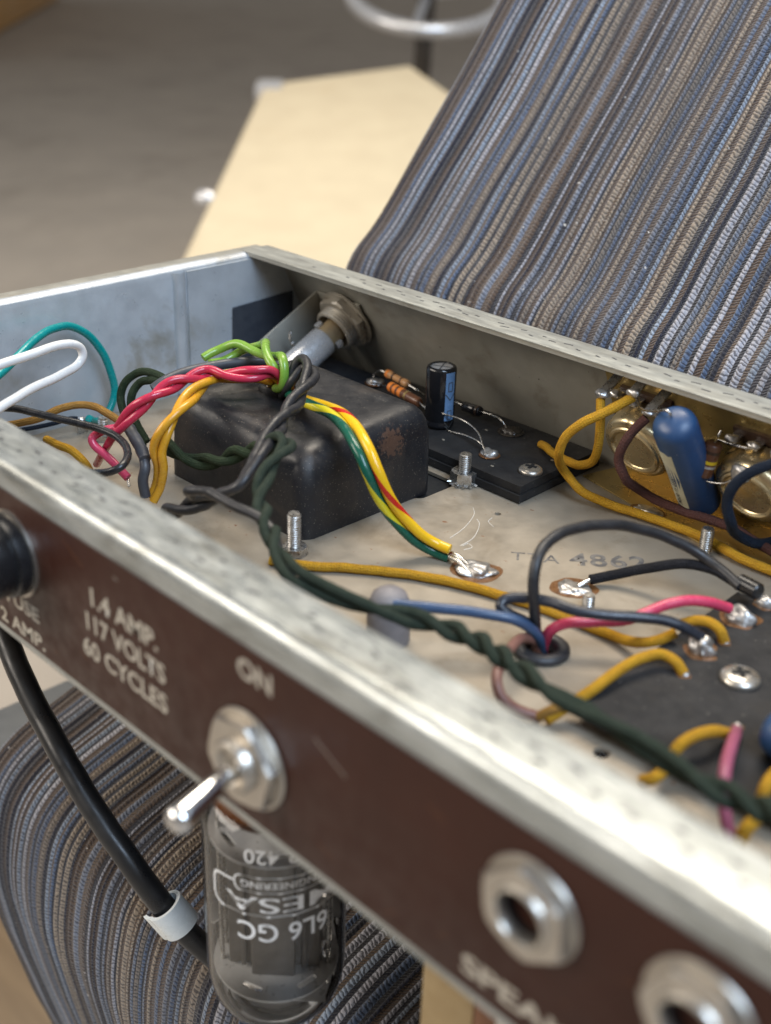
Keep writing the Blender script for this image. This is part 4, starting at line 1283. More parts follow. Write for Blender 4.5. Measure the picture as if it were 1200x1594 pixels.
# ------------------------------------------------------------------ main fibre board, lower right
main = empty("component_board", (330, 130, 0.1), "large black fibre board with solder posts at the lower right", "circuit board")
mb = plate("board", [(262.7, 83.2), (X1 - 4, 86), (X1 - 4, 171), (260.9, 168.4), (262.33, 135.42)], [], 3.8, 6.2, M['fibre'], main)
plate("insulator", [(266, 92), (X1 - 6, 92), (X1 - 6, 168), (266, 168)], [], 0.2, 3.6, M['fishpaper'], main)
panhead("screw", (*(286.57, 126.32), 6.25), 5.4, 2.6, M['nickel'], main, slot_mat=M['recess_shade'], rot=0.8)
def post(c, h, r, seed, spike=False):
    c = (c[0], c[1], 6.25)
    plate("flux_stain", [(c[0] + r * 1.3 * (1 + 0.2 * math.sin(3 * a + seed)) * math.cos(a), c[1] + r * 1.3 * (1 + 0.2 * math.cos(2 * a + seed)) * math.sin(a)) for a in [2 * math.pi * i / 24 for i in range(24)]], [], 6.22, 6.28, M['flux'], mb)
    blob("solder_post", c, (r, r * 0.85, h), M['solder'], mb, seed, 0.55 if spike else 0.3, 1.8)
    if spike:
        lathe("solder_spike", [(1.5, 0), (0.8, 2.0), (0.1, 4.5)], (c[0], c[1], 6.6), (0.5, -0.75, 0.15), M['solder'], mb, 12, 60)
        lathe("solder_spike", [(1.2, 0), (0.7, 1.6), (0.1, 3.4)], (c[0], c[1], 8.0), (-0.6, -0.1, 0.6), M['solder'], mb, 12, 60)
post((271.68, 131.33), 5.0, 3.6, 3.0, True)
post((270.18, 154.25), 4.2, 4.4, 5.0)
post((270.41, 167.69), 3.0, 3.0, 7.0)
post((274.6, 117.53), 1.0, 1.6, 8.0)
post((273.4, 140.21), 0.8, 1.5, 9.0)
post((297.49, 107.03), 1.2, 1.2, 11.0)
ka, kb = Vector((262.58, 164.48, 12.0)), Vector((270.13, 163.26, 12.0))
o = lathe("sleeve_end", [(0, 0), (2.2, 0), (2.6, 0.4), (2.6, 0.94 * (kb - ka).length), (2.2, (kb - ka).length), (0, (kb - ka).length)], ka, kb - ka, M['black_plastic'], None, 20)
tag(o, "short black sleeve where two black wires end at the board corner", "sleeve")
r2, b2_ = capsule_cap("moulded_capacitor", (305.65, 104.28, 13.0), (352, 101, 13), 6.3, 'blue_cap', "blue moulded capacitor cut off by the right edge on the large board")

# grommet
o = lathe("grommet", [(4.6, 0.3), (4.4, 1.6), (5.2, 2.5), (7.0, 2.5), (8.1, 1.7), (8.3, 0.5), (8.0, 0.1), (5.9, 0.05), (5.9, -1.4), (4.6, -1.6), (4.6, 0.3)], (*(236.13, 105.41), 0.0), (0, 0, 1), M['rubber'], None, 36, 60)
tag(o, "black rubber grommet in the chassis floor with wires rising through it", "grommet")

# ------------------------------------------------------------------ wires
W = wire
W("wire", [(34.0, 41.74, 35.0), (30.0, 53.91, 37.85), (26.0, 64.09, 41.91), (19.0, 76.1, 44.36), (15.0, 85.14, 44.72), (13.0, 93.05, 43.39), (12.0, 101.54, 37.32), (12.0, 106.63, 29.45), (12.0, 109.73, 20.76), (12.0, 110.59, 12.96), (13.0, 107.65, 6.85), (14.0, 103.13, 3.35), (17.0, 97.51, 4.65), (19.0, 93.88, 7.3)], 1.55, M['pl_teal'], "teal insulated wire arching against the left end wall")
W("wire", [(50.0, 34.97, 47.13), (50.0, 44.38, 49.01), (48.0, 57.43, 49.44), (45.0, 69.04, 49.16), (44.0, 75.14, 48.08), (43.0, 78.89, 45.6), (43.0, 79.65, 42.56), (43.0, 77.57, 39.89), (45.0, 70.53, 38.68), (49.0, 58.07, 38.22), (53.0, 46.02, 37.19), (57.0, 31.93, 34.46)], 1.6, M['pl_white'], "white insulated wire doubled back in a loop at the left edge")
W("wire", [(35.12, 50.18, 28.0), (40.86, 54.16, 28.0), (49.57, 59.02, 27.0), (57.67, 64.17, 26.0), (66.19, 68.97, 25.0), (74.66, 71.14, 24.0), (83.44, 69.63, 23.0), (88.84, 66.22, 22.0), (91.69, 61.75, 21.0), (88.9, 58.96, 19.0), (81.02, 58.29, 16.0), (73.76, 58.17, 14.0)], 1.35, M['pl_black'], "thin glossy black wire curling over the near rim at left")
o = W("wire", [(22.38, 52.86, 16.0), (30.02, 59.09, 18.0), (34.85, 64.81, 20.0), (38.35, 70.89, 23.0), (40.88, 76.85, 24.0), (45.65, 80.56, 24.0), (56.24, 80.49, 24.0), (63.68, 80.89, 23.0), (70.37, 80.62, 22.0)], 1.4, M['cloth_amber'], "dull amber cloth wire running into grey heat shrink", rvar=0.06)
W("heat_shrink", [(67.83, 81.26, 22.0), (74.24, 79.01, 21.0), (81.52, 76.38, 20.0), (85.91, 75.08, 18.0)], 2.1, M['shrink'], None, parent=o, rvar=0.12)
W("wire_tail", [(84.28, 75.67, 18.0), (86.91, 74.19, 15.0), (86.96, 73.1, 11.0), (86.9, 73.51, 5.0)], 1.8, M['shrink'], None, parent=o)
W("wire", [(32.22, 67.9, 10.0), (44.1, 66.34, 12.0), (52.99, 66.96, 12.0), (57.26, 68.49, 9.0), (55.86, 71.02, 4.0)], 1.5, M['cloth_yellow'], "yellow cloth wire peeping over the near rim at far left")
W("wire", [(3.7, 64.23, 5.0), (7.65, 72.89, 5.0), (11.56, 81.82, 6.0), (13.58, 88.61, 7.0), (15.48, 90.87, 7.0)], 0.9, M['cloth_navy'], "thin dark wire leading to the lug below the teal wire")
# terminal lug below the teal wire
lugr = empty("solder_lug", (22, 95, 0), "small solder lug on the floor holding the teal wire end", "solder lug")
lp = Vector((13.97, 93.63, 5.0))
obox("tab", lp - Vector((0, 0, 2.2)), ((1, 0, 0), (0, 1, 0), (0, 0, 1)), (0.5, 2.2, 3.0), M['zinc'], lugr, 0.2)
blob("solder", lp, (1.8, 2.2, 1.8), M['solder'], lugr, 3.0, 0.35, flat=False)

red = twisted("twisted_wires", [(90.54, 129.97, 33.0), (99.38, 123.25, 40.0), (99.23, 119.34, 43.0), (97.22, 113.82, 43.0), (90.6, 109.15, 42.0), (83.5, 104.79, 41.5), (83.18, 95.39, 41.0), (82.15, 86.69, 39.5), (80.39, 79.83, 36.0), (76.56, 75.58, 31.0), (71.83, 73.84, 25.0)], 1.45, (M['pl_red'], M['pl_red']),
              "glossy crimson twisted pair of leads crossing the transformer cover", 38.0, phase=0.6)
W("strand_tail", [(71.83, 73.84, 25.0), (68.32, 72.26, 19.0), (60.54, 74.06, 12.0), (51.07, 76.72, 4.0)], 1.45, M['pl_red'], None, parent=red)
o = W("wire", [(68.34, 75.27, 24.0), (63.99, 72.18, 22.0), (62.62, 68.98, 20.0), (63.83, 68.82, 18.0), (67.9, 70.38, 15.0), (73.17, 71.67, 12.0), (78.09, 72.64, 9.0)], 1.5, M['pl_pink'], "short pinkish red lead with its copper end cut, near the rim")
strip_end([(78.09, 72.64, 9.0), (81.35, 70.88, 7.5)], 0.5, M['tinned'], o)
twisted("twisted_wires", [(89.92, 129.27, 32.0), (94.73, 124.16, 38.0), (91.04, 121.63, 39.0), (85.92, 116.13, 38.6), (82.43, 109.68, 38.4), (86.25, 98.99, 38.2), (91.52, 89.11, 37.0), (93.29, 82.93, 34.0), (93.33, 78.19, 29.0), (91.6, 76.69, 23.0), (91.28, 77.52, 16.0), (89.62, 77.18, 9.0), (88.26, 75.15, 4.0)], 1.5, (M['pl_amber'], M['pl_amber']),
        "amber yellow twisted pair falling over the front left of the transformer", 60.0, phase=2.4)
twisted("twisted_wires", [(64.72, 117.91, 38.0), (65.33, 124.27, 39.0), (69.44, 129.23, 42.0), (78.25, 130.64, 44.0), (91.89, 125.47, 47.0), (101.1, 121.88, 46.0), (102.34, 122.53, 41.0), (96.5, 126.79, 34.0)], 1.6, (M['pl_green'], M['pl_green']),
        "bright green twisted pair looping over the top of the transformer", 48.0, off=2.2, phase=0.2)
W("wire", [(65.29, 93.48, 33.0), (66.26, 98.46, 35.5), (66.08, 107.61, 36.5), (68.12, 117.64, 37.0), (71.67, 129.73, 37.0), (76.78, 139.34, 37.0)], 1.9, M['shrink'], "slate grey sleeve lying along the back edge of the transformer", wob=0.1)
pairg = twisted("twisted_wires", [(99.48, 128.45, 33.0), (114.48, 120.31, 37.0), (125.23, 118.7, 38.5), (136.32, 117.32, 39.0), (147.88, 113.19, 38.5), (158.18, 108.6, 36.0), (162.92, 108.18, 30.0), (165.46, 109.93, 23.0), (168.18, 113.93, 15.0), (173.25, 118.56, 8.0), (178.35, 123.1, 4.0), (182.56, 124.74, 3.0)], 1.75, (M['pl_green_stripe'], M['pl_yellow_stripe']),
                "green and yellow striped lead pair running from transformer to floor solder", 420.0, face=(0.65, 0.72, 0.28))
for a, b_ in (((181.39, 125.4, 3.0), (189.83, 125.47, 1.5)), ((183.13, 124.16, 2.5), (191.48, 123.06, 1.2))):
    strip_end([a, (Vector(a) + Vector(b_)) / 2 + Vector((0, 0, 0.8)), b_], 0.75, M['tinned'], pairg)
twisted("twisted_wires", [(98.55, 127.43, 32.0), (106.03, 122.92, 41.0), (108.35, 126.21, 47.0), (116.22, 123.43, 47.0), (123.86, 113.88, 45.0), (129.76, 103.52, 43.0), (136.27, 92.91, 42.0), (141.7, 83.71, 41.0), (147.05, 75.29, 40.0), (148.86, 70.32, 37.0), (149.86, 66.04, 34.0), (142.78, 64.39, 29.0), (131.42, 61.7, 22.0), (117.64, 60.16, 14.0)], 1.6, (M['slub_black'], M['slub_black']),
        "dusty black twisted lead pair draped down the front of the transformer", 52.0, off=1.6, rvar=0.16)
W("wire", [(140.29, 55.57, 30.0), (141.61, 52.89, 33.0), (146.91, 53.24, 35.0), (157.95, 52.99, 36.0), (167.63, 53.43, 36.0), (174.86, 54.43, 35.0), (180.82, 53.61, 33.0), (187.29, 50.89, 30.0), (192.2, 50.09, 26.0)], 1.45, M['slub_black'], "single black lead bent back beside the green twisted pair", wob=0.6, rvar=0.14)
W("wire", [(64.55, 100.69, 34.0), (52.34, 103.01, 33.0), (40.43, 103.85, 30.0), (36.42, 100.81, 26.0), (35.93, 98.48, 21.0), (39.54, 96.84, 16.0), (46.06, 95.82, 11.0), (55.95, 93.75, 8.0)], 1.55, M['cloth_green'], "fuzzy dark green cloth wire forming the outer loop beside the transformer")
W("wire", [(65.55, 99.92, 33.0), (53.1, 101.78, 31.0), (43.65, 102.03, 27.0), (42.59, 99.32, 23.0), (43.66, 97.95, 18.0), (47.06, 97.3, 13.0), (53.85, 96.89, 8.0)], 1.55, M['cloth_green'], "fuzzy dark green cloth wire forming the inner loop beside the transformer")
twisted("twisted_wires", [(73.09, 89.0, 17.9), (83.34, 88.0, 17.1), (93.48, 88.0, 17.07), (104.55, 88.0, 19.85), (115.29, 88.0, 24.87), (121.97, 89.0, 29.11), (129.31, 89.0, 31.98), (136.17, 90.0, 33.96)], 1.5, (M['cloth_green'], M['cloth_green']),
        "fuzzy dark green twisted pair lying against the transformer front", 38.0)
twisted("twisted_wires", [(138.89, 81.32, 36.0), (143.24, 82.93, 40.0), (148.13, 83.99, 43.0), (152.16, 82.61, 43.0), (154.81, 77.36, 42.0), (157.41, 71.24, 40.5), (159.92, 66.74, 39.0), (161.42, 64.27, 37.0), (169.34, 58.49, 35.0), (179.91, 52.55, 34.0), (190.64, 47.43, 33.0), (199.68, 43.96, 33.0), (207.13, 44.93, 32.0), (215.57, 47.25, 31.0), (222.48, 51.99, 29.0), (229.04, 58.21, 27.0), (236.37, 62.39, 26.0), (245.84, 63.96, 26.0), (256.54, 62.94, 26.0), (267.31, 61.02, 26.0), (275.18, 60.03, 26.0), (281.59, 60.37, 26.0), (293.53, 59.58, 26.0), (305.73, 58.88, 26.0), (317.03, 58.03, 26.0), (325.48, 59.49, 26.0), (335.66, 58.54, 28.0)], 1.45, (M['cloth_olive'], M['cloth_olive']),
        "long dark green twisted heater pair running along inside the near rim", 34.0, rvar=0.14)

W("wire", [(189.05, 190.0, 41.81), (190.95, 188.0, 38.69), (191.45, 188.0, 32.99), (190.92, 189.0, 25.41), (187.91, 191.0, 18.26), (182.85, 192.0, 14.78), (174.39, 195.99, 12.0), (164.57, 201.28, 10.0), (156.23, 206.16, 9.0), (150.52, 210.45, 7.0)], 1.6, M['cloth_yellow'], "yellow cloth wire hanging from the first lug onto the fibre board", rvar=0.08)
W("wire", [(200.91, 191.0, 45.75), (198.89, 187.0, 43.64), (195.15, 182.0, 40.35), (190.7, 178.0, 36.57), (185.93, 177.0, 31.13), (182.72, 178.0, 23.88), (176.93, 190.28, 11.0), (184.14, 191.02, 6.0), (194.19, 193.89, 3.2), (206.98, 197.15, 2.4), (221.8, 198.5, 2.4), (234.84, 197.75, 2.4), (246.16, 195.01, 2.4), (264.45, 195.21, 2.4)], 1.65, M['cloth_yellow'], "long yellow cloth wire curving from the lugs along the brass edge", rvar=0.06)
W("wire", [(208.94, 188.0, 41.67), (206.81, 186.0, 38.12), (205.09, 183.0, 32.88), (203.65, 183.0, 26.6), (206.11, 184.0, 20.8), (206.73, 195.43, 12.0), (217.03, 198.28, 9.0), (227.96, 201.25, 8.0), (237.67, 203.8, 7.0), (248.37, 202.19, 6.0), (261.15, 200.29, 5.0)], 1.65, M['cloth_brown'], "reddish brown cloth wire passing under the blue capacitor", rvar=0.06)
W("wire", [(264.83, 180.0, 48.06), (259.24, 178.0, 45.1), (253.78, 176.0, 40.67), (250.27, 175.0, 35.71), (248.59, 176.0, 29.39), (249.71, 178.0, 22.57), (244.64, 195.24, 10.0), (248.55, 199.53, 7.0), (250.98, 207.92, 6.0), (253.16, 218.83, 6.0)], 1.75, M['cloth_navy'], "navy blue cloth wire hooked in front of the right golden can", rvar=0.06)
W("wire", [(230.02, 111.42, -6.0), (233.6, 105.54, 5.0), (234.49, 102.65, 14.0), (234.57, 100.79, 23.0), (233.0, 103.58, 29.0), (231.25, 109.91, 31.5), (231.01, 118.24, 32.0), (231.9, 127.73, 31.0), (234.13, 137.51, 29.0), (237.48, 148.19, 25.0), (242.78, 156.46, 21.0), (248.77, 162.2, 17.0), (256.16, 163.66, 14.0), (264.28, 162.35, 12.0)], 1.65, M['slub_black'], "grey black wire arching high from the grommet over the stamped number", rvar=0.05)
o = W("wire", [(222.67, 146.26, 2.5), (226.36, 151.48, 3.5), (231.82, 155.28, 6.0), (239.77, 158.38, 10.0), (246.71, 161.27, 12.5), (253.32, 163.16, 13.0), (259.42, 163.08, 12.5), (264.66, 162.94, 11.5)], 1.6, M['cloth_black'], "black cloth wire from the oval solder joint to the board corner")
strip_end([(222.94, 146.57, 2.5), (222.2, 143.99, 2.0), (221.54, 141.71, 1.2)], 0.8, M['tinned'], o)
W("wire", [(232.02, 112.39, -5.0), (234.8, 108.68, 1.0), (237.58, 107.26, 7.0), (240.98, 109.47, 10.0), (245.63, 114.52, 10.5), (251.34, 120.24, 11.0), (254.89, 125.73, 12.5), (257.43, 132.77, 14.0), (260.74, 139.01, 14.5), (264.01, 144.17, 13.5), (267.62, 151.68, 10.0)], 1.6, M['pl_pink'], "bright pink wire rising from the grommet to the large board")
W("wire", [(231.06, 111.06, -4.0), (233.72, 105.68, 5.0), (232.79, 101.29, 10.0), (230.6, 97.11, 13.0), (228.04, 95.48, 15.0), (227.94, 97.36, 16.5), (231.77, 100.72, 17.5), (237.58, 103.37, 18.0), (245.13, 105.14, 18.0), (251.62, 109.63, 17.5), (257.67, 116.17, 17.0), (263.11, 122.23, 16.0), (267.71, 126.75, 14.0), (271.13, 131.0, 10.5)], 1.6, M['pl_blueblack'], "blue black wire looped at the grommet and crossing to the spiky solder post")
W("wire", [(203.83, 74.36, 14.0), (211.29, 79.62, 14.0), (218.46, 85.09, 14.0), (226.41, 90.93, 14.0), (232.47, 96.33, 12.5), (235.65, 100.78, 9.0), (235.38, 105.64, 3.0), (232.82, 110.96, -4.0)], 1.55, M['pl_blue'], "slate blue wire dropping into the grommet from the left")
W("wire", [(232.62, 109.72, -4.0), (234.03, 104.13, 3.0), (235.77, 96.27, 8.0), (238.65, 87.94, 10.0), (242.77, 79.02, 11.0), (246.16, 73.39, 10.0), (249.18, 71.99, 7.0), (253.06, 74.16, 4.0), (257.48, 78.18, 2.0)], 1.5, M['pl_rust'], "rust brown wire curling out of the grommet towards the rim")
W("wire", [(145.97, 80.1, 1.7), (156.91, 86.79, 1.7), (165.87, 95.09, 1.7), (175.7, 102.5, 1.7), (186.03, 109.27, 1.7), (197.6, 114.46, 1.7), (209.69, 118.65, 1.7), (221.94, 122.14, 1.7), (234.95, 124.06, 1.7), (245.86, 124.94, 2.0), (254.18, 123.86, 4.0), (260.76, 124.67, 7.0), (263.73, 129.29, 9.0)], 1.55, M['cloth_yellow'], "long yellow cloth wire lying flat across the chassis floor", rvar=0.06)
W("wire", [(259.65, 78.11, 2.0), (261.38, 84.88, 4.5), (264.28, 91.39, 8.2), (264.52, 102.13, 9.5), (266.11, 109.95, 10.5), (268.3, 115.9, 10.0), (272.07, 117.23, 9.0), (274.74, 117.49, 6.5)], 1.55, M['cloth_yellow'], "yellow cloth wire following the left edge of the large black board")
W("wire", [(261.42, 136.31, 8.0), (264.6, 138.14, 10.0), (268.6, 139.33, 10.5), (271.71, 139.6, 9.5), (273.41, 140.05, 6.5)], 1.55, M['cloth_yellow'], "short yellow cloth hook beside the pink wire end")
W("wire", [(293.73, 82.86, 8.0), (294.35, 84.61, 10.5), (295.65, 88.34, 12.0), (297.48, 93.4, 12.0), (298.74, 100.26, 8.5)], 1.5, M['cloth_yellow'], "yellow cloth stub arching over the large board near the mauve wire")
W("wire", [(298.17, 104.97, 7.0), (302.73, 94.66, 12.0), (307.0, 84.4, 15.0), (310.56, 77.0, 15.5), (313.18, 72.87, 13.0), (315.42, 71.17, 9.0), (317.06, 72.08, 4.0)], 1.5, M['pl_mauve'], "faded mauve wire standing up from the large board")
W("wire", [(315.42, 99.77, 9.0), (315.92, 91.27, 11.0), (316.9, 85.18, 11.0), (317.08, 83.9, 7.0)], 1.6, M['cloth_yellow'], "yellow cloth stub at the right edge above the green pair")
W("wire", [(321.32, 81.77, 9.0), (320.72, 75.32, 10.5), (320.1, 72.23, 9.0), (319.22, 72.28, 4.0)], 1.6, M['cloth_yellow'], "yellow cloth stub at the lower right below the green pair")
W("wire", [(290.67, 76.29, 2.0), (293.38, 76.08, 4.5), (293.77, 79.15, 5.0), (291.78, 86.02, 2.5)], 1.5, M['cloth_yellow'], "small yellow cloth stub beside the near rim below the green pair")
W("wire", [(257.66, 77.36, 2.5), (259.95, 78.89, 5.0), (261.53, 82.11, 5.5), (262.02, 86.19, 3.0)], 1.3, M['cloth_amber'], "short orange cloth stub behind the green pair near the grommet")

# ------------------------------------------------------------------ brown panel hardware
OUT = Vector((0, -1, 0))
def toggle():
    c = Vector((237.0, -0.65, 18.3))
    root = empty("toggle_switch", (237, -0.65, 6), "chrome toggle switch with its lever down on the brown panel", "switch")
    lathe("washer", [(0, 0), (12.3, 0), (12.5, 0.4), (12.2, 0.9), (6, 0.9)], c, OUT, M['nickel_clean'], root, 48, 40)
    hexnut("hex_nut", c + OUT * 0.95, OUT, 11.6, 2.6, M['nickel_clean'], root, 0.56, 0.25, 0.08)
    lathe("bushing", [(6.5, 0), (6.5, 5.2), (6.0, 5.8), (4.6, 5.8), (3.4, 4.2), (0, 4.0)], c, OUT, M['nickel_clean'], root, 36, 40)
    tip = Vector((240.0, -23.5, 14.4)); b0 = c + OUT * 3.0
    L = (tip - b0).length
    lathe("lever", [(2.4, 0), (2.2, 2.5), (2.4, 6), (3.3, L - 3.6), (3.5, L - 2.0), (3.1, L - 0.7), (1.8, L + 0.5), (0, L + 0.8)], b0, tip - b0, M['chrome'], root, 32, 60)
toggle()
def jack(x, z, label):
    c = Vector((x, -0.65, z))
    root = empty("jack_socket", (x, -0.65, z - 11), label, "jack socket")
    lathe("washer", [(5.2, -0.2), (10.4, 0), (10.6, 0.4), (10.3, 0.9), (6.5, 0.9)], c, OUT, M['nickel_clean'], root, 48, 45)
    hexnut("hex_nut", c + OUT * 0.95, OUT, 10.0, 2.4, M['nickel_clean'], root, 0.62, 0.6 + x, 0.10)
    lathe("sleeve", [(6.55, 0.5), (6.5, 3.6), (6.0, 4.2), (5.2, 4.1), (4.9, 3.4), (4.9, 1.6)], c, OUT, M['nickel_clean'], root, 36, 40)
    lathe("bore", [(4.88, 1.7), (4.88, -12), (0, -12)], c, OUT, M['recess_shade'], root, 36, 40)
    box("contact", (x - 1.2, 6.0, z + 2.2), (x + 1.2, 8.0, z + 3.4), M['tinned'], root, 0.2)
jack(316.3, 31.3, "nickel jack socket at the left of the speaker pair")
jack(350.2, 33.0, "nickel jack socket at the bottom right corner of the panel")
def fuse():
    c = Vector((136.0, -0.65, 29.0))
    root = empty("fuse_holder", (134.5, -0.65, 17), "black fuse holder cap with pale washer at the left panel edge", "fuse holder")
    lathe("washer", [(0, 0), (12.6, 0), (12.6, 0.7), (0, 0.7)], c, OUT, M['nickel_clean'], root, 40)
    lathe("collar", [(11.6, 0.7), (11.8, 1.4), (11.6, 4.2), (10.4, 4.6), (10.0, 4.4)], c, OUT, M['black_plastic'], root, 40, 40)
    prof = [(10.4, 3.8), (10.7, 4.4), (10.6, 15), (9.8, 16.8), (8.2, 17.4), (0, 17.4)]
    lathe("cap", prof, c, OUT, M['black_plastic'], root, 40, 40)
fuse()

# ------------------------------------------------------------------ vacuum tubes hanging below
def tube(x0, y0, label, printed=True):
    root = empty("vacuum_tube", (x0, y0, -108.5), label, "vacuum tube")
    A = Vector((x0, y0, 0.0)); UP = (0, 0, 1)
    lathe("socket", [(0, -1.4), (17.5, -1.4), (17.5, -6.0), (0, -6.0)], A, UP, M['black_plastic'], root, 36)
    lathe("base", [(0, -6.2), (16.4, -6.2), (16.8, -7), (16.8, -25.5), (16.2, -26.5), (0, -26.5)], A, UP, M['tube_base'], root, 40)
    glass = lathe("glass_envelope", [(16.9, -24.0), (18.0, -25.0), (19.3, -27), (19.9, -29.5), (20.0, -33), (20.0, -84), (19.7, -88.5), (18.6, -93.5), (16.4, -97.6), (12.8, -100.6), (8.0, -102.0), (3.5, -102.4), (0.0, -102.5)], A, UP, M['glass'], root, 64, 60)
    def sl(p):
        return Vector((x0 + p.x, y0 + p.y, p.z))
    def slots(rot):
        out = []
        for a in (rot, rot + 1.15, rot + 2.1, rot + math.pi, rot + math.pi + 1.2):
            cx_, cy_ = 14.2 * math.cos(a), 14.2 * math.sin(a)
            q = rrect2(-3.2, -0.9, 3.2, 0.9, 0.8, 3)
            t = a + math.pi / 2
            out.append([(cx_ + p[0] * math.cos(t) - p[1] * math.sin(t), cy_ + p[0] * math.sin(t) + p[1] * math.cos(t)) for p in q])
        return out
    plate("mica_disc", circle2((0, 0), 18.2, 48), slots(-1.75), -36.4, -35.6, M['mica'], root, sl)
    plate("mica_disc", circle2((0, 0), 18.0, 48), slots(-1.2), -85.2, -84.4, M['mica'], root, sl)
    wx, wy = Vector((0.72, 0.69, 0)), Vector((-0.69, 0.72, 0))
    an = obox("anode_plate", A + Vector((0, 0, -61.5)), (wx, wy, (0, 0, 1)), (13.0, 5.2, 22.5), M['anode'], root, 0.8)
    for s in (-1, 1):
        obox("anode_bulge", A + wy * s * 6.6 + Vector((0, 0, -63)), (wx, wy, (0, 0, 1)), (6.2, 2.2, 23.5), M['anode'], root, 1.0)
        for k in (-1, 1):
            obox("anode_rib", A + wx * k * 8.6 + wy * s * 5.6 + Vector((0, 0, -61.5)), (wx, wy, (0, 0, 1)), (0.7, 0.9, 22.0), M['anode'], root, 0.3)
            lathe("support_rod", [(0.7, -92), (0.7, -24)], A + wx * k * 15.2 + wy * s * 3.0, UP, M['tinned'], root, 10)
    lathe("stem", [(0, -23), (9, -23), (7.5, -30), (5, -34), (0, -34.5)], A, UP, M['tinned'], root, 24, 60)
    obox("getter_plate", A + wx * 6 - wy * 5 + Vector((0, 0, -91.0)), (wx, (wy + Vector((0, 0, 0.6))).normalized(), (Vector((0, 0, 1)) - wy * 0.6).normalized()), (9.0, 5.0, 0.25), M['mica'], root, 0.1)
    lathe("getter_ring", [(6.0, 0), (6.6, 0.4), (6.0, 0.8), (5.4, 0.4), (6.0, 0)], A - wx * 5 + Vector((0, 0, -93)), UP, M['tinned'], root, 28, 60)
    if printed:
        R_ = 20.06
        def cp(phi_deg, z):
            a = math.radians(phi_deg)
            return Vector((x0 + R_ * math.cos(a), y0 + R_ * math.sin(a), z))
        def prt(body, phi0, phi1, z_top, size, bold=0.0):
            # the tube hangs upside down: reading runs towards smaller angles, letters grow downwards
            t = text_mesh("lettering", body, size, lambda c: c.copy(), M['white_print'], None, bold)
            me = t.data
            o_ = t.location / S
            pts = [v.co / S + o_ for v in me.vertices]
            lo = min(p.x for p in pts); hi = max(p.x for p in pts); b0 = min(p.y for p in pts)
            cen = cp((phi0 + phi1) / 2, z_top)
            for v, p in zip(me.vertices, pts):
                v.co = (cp(phi0 + (phi1 - phi0) * (p.x - lo) / (hi - lo), z_top - (p.y - b0)) - cen) * S
            t.parent = glass
            t.location = cen * S - wloc(glass)
        prt("STR 420", -2, -63, -28.6, 6.6, 0.04)
        prt("MESA", 13, -80, -44.6, 7.4, 0.05)
        prt("ENGINEERING", -3, -66, -39.3, 3.3, 0.0)
        prt("6L6 GC", 4, -70, -53.6, 9.0, 0.10)
        def strip(pts, w):
            cyl_stroke("printed_frame", (x0, y0), R_, [(math.radians(p), z) for p, z in pts], w, M['white_print'], glass)
        strip([(34, -51.2), (-84, -51.2), (-91, -50.0), (-93, -48), (-93, -43), (-91, -41), (-86, -40.4), (-73, -40.4)], 0.7)
        strip([(30, -38.0), (-68, -38.0), (-71, -38.8), (-72, -40.4), (-71, -42.2), (-68, -43.1), (30, -43.1)], 0.45)
    return root
tb = tube(208.0, 30.0, "clear glass power tube with white print hanging below the toggle switch")
tb.scale = (1.061, 1.061, 1.061)             # a large bottle, 42 mm across
tb.location = Vector((195.8, 40.0, -126.5)) * S
lathe("socket_saddle", [(0, -1.5), (20, -1.5), (20, -3), (18.4, -4), (18.4, -12.8), (0, -12.8)], (195.8, 40.0, 0), (0, 0, 1), M['black_plastic'], chassis, 36)

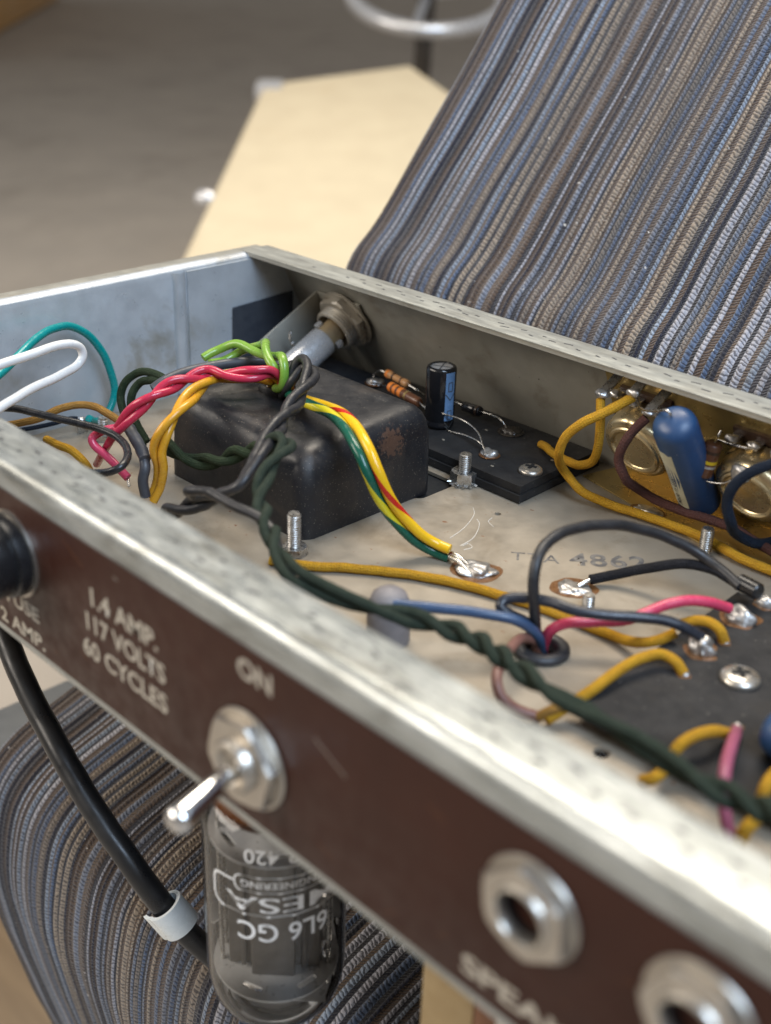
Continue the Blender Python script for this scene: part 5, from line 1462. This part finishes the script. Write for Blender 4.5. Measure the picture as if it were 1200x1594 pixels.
# added block under the panel edge, lit side painted tan, shaded side brown
ot = empty("added_block", (300, 45, -80), "added block with a painted lit and shaded side below the bottom panel edge at right", "transformer")
box("block_lit_side", (266.5, 27, -82), (284, 62, -2), M['lit_tan'], ot, 3)
box("tape", (284.2, 26.5, -84), (294, 62.5, -2), M['tube_base'], ot, 1.5)  # brown stands in for the block's shaded side
for k in range(12):
    box("block_grey_slat", (294.3 + k * 3.4, 22, -90), (297.5 + k * 3.4, 68, -2), M['zinc'], ot, 0.3)

# ------------------------------------------------------------------ power cord and its clip
cord = [(31.11, 34.0, -36.42), (53.3, 32.0, -48.78), (66.36, 30.0, -57.92), (79.41, 29.0, -67.94), (94.51, 28.0, -76.7), (107.5, 28.0, -85.92), (119.84, 29.0, -95.25), (130.07, 31.0, -104.69), (138.19, 35.0, -117.46), (145.24, 40.0, -128.97), (151.27, 46.0, -139.79), (160.55, 54.0, -150.7), (174.4, 60.0, -155.89), (194.58, 66.0, -156.15)]
o = W("power_cord", cord, 4.3, M['cord'], "thick black power cord sagging below the brown panel", "cord", wob=0.2, n=20)
def clip():
    a, b_ = Vector((141.03, 36.3, -119.79)), Vector((146.01, 40.5, -129.33))
    ax = (b_ - a).normalized()
    view = (Vector((408.43, -133.9, 186.69)) - a); view = (view - ax * view.dot(ax)).normalized()
    sidev = ax.cross(view)
    r0, r1, L = 4.6, 6.0, 10.5
    a = a - ax * 1.0
    n = 40
    verts = []; faces = []
    dn = Vector((0, 0, -1)); gap = math.atan2(dn.dot(sidev), dn.dot(view))
    prof = []
    path = []
    for i in range(n + 1):
        t = gap + 0.42 + (2 * math.pi - 0.55) * i / n
        d = view * math.cos(t) + sidev * math.sin(t)
        path.append((d, 1.0))
    for i, (d, k) in enumerate(path):
        extra = 0.0
        if i > n - 4: extra = (i - (n - 4)) * 0.55
        for (rr, h) in ((r0 + 0.6 + extra, 0), (r1 + 0.6 + extra, 0.0), (r1 + 0.6 + extra, L), (r0 + 0.6 + extra, L)):
            verts.append(a + d * rr + ax * h)
    for i in range(n):
        for k in range(4):
            k2 = (k + 1) % 4
            faces.append((4 * i + k, 4 * i + k2, 4 * i + 4 + k2, 4 * i + 4 + k))
    faces.append((0, 1, 2, 3)); faces.append((4 * n, 4 * n + 1, 4 * n + 2, 4 * n + 3))
    o = pydata("cable_clip", verts, faces, M['nylon'], None, True, 40)
    tag(o, "translucent white nylon clip around the black power cord", "cable clip")
clip()
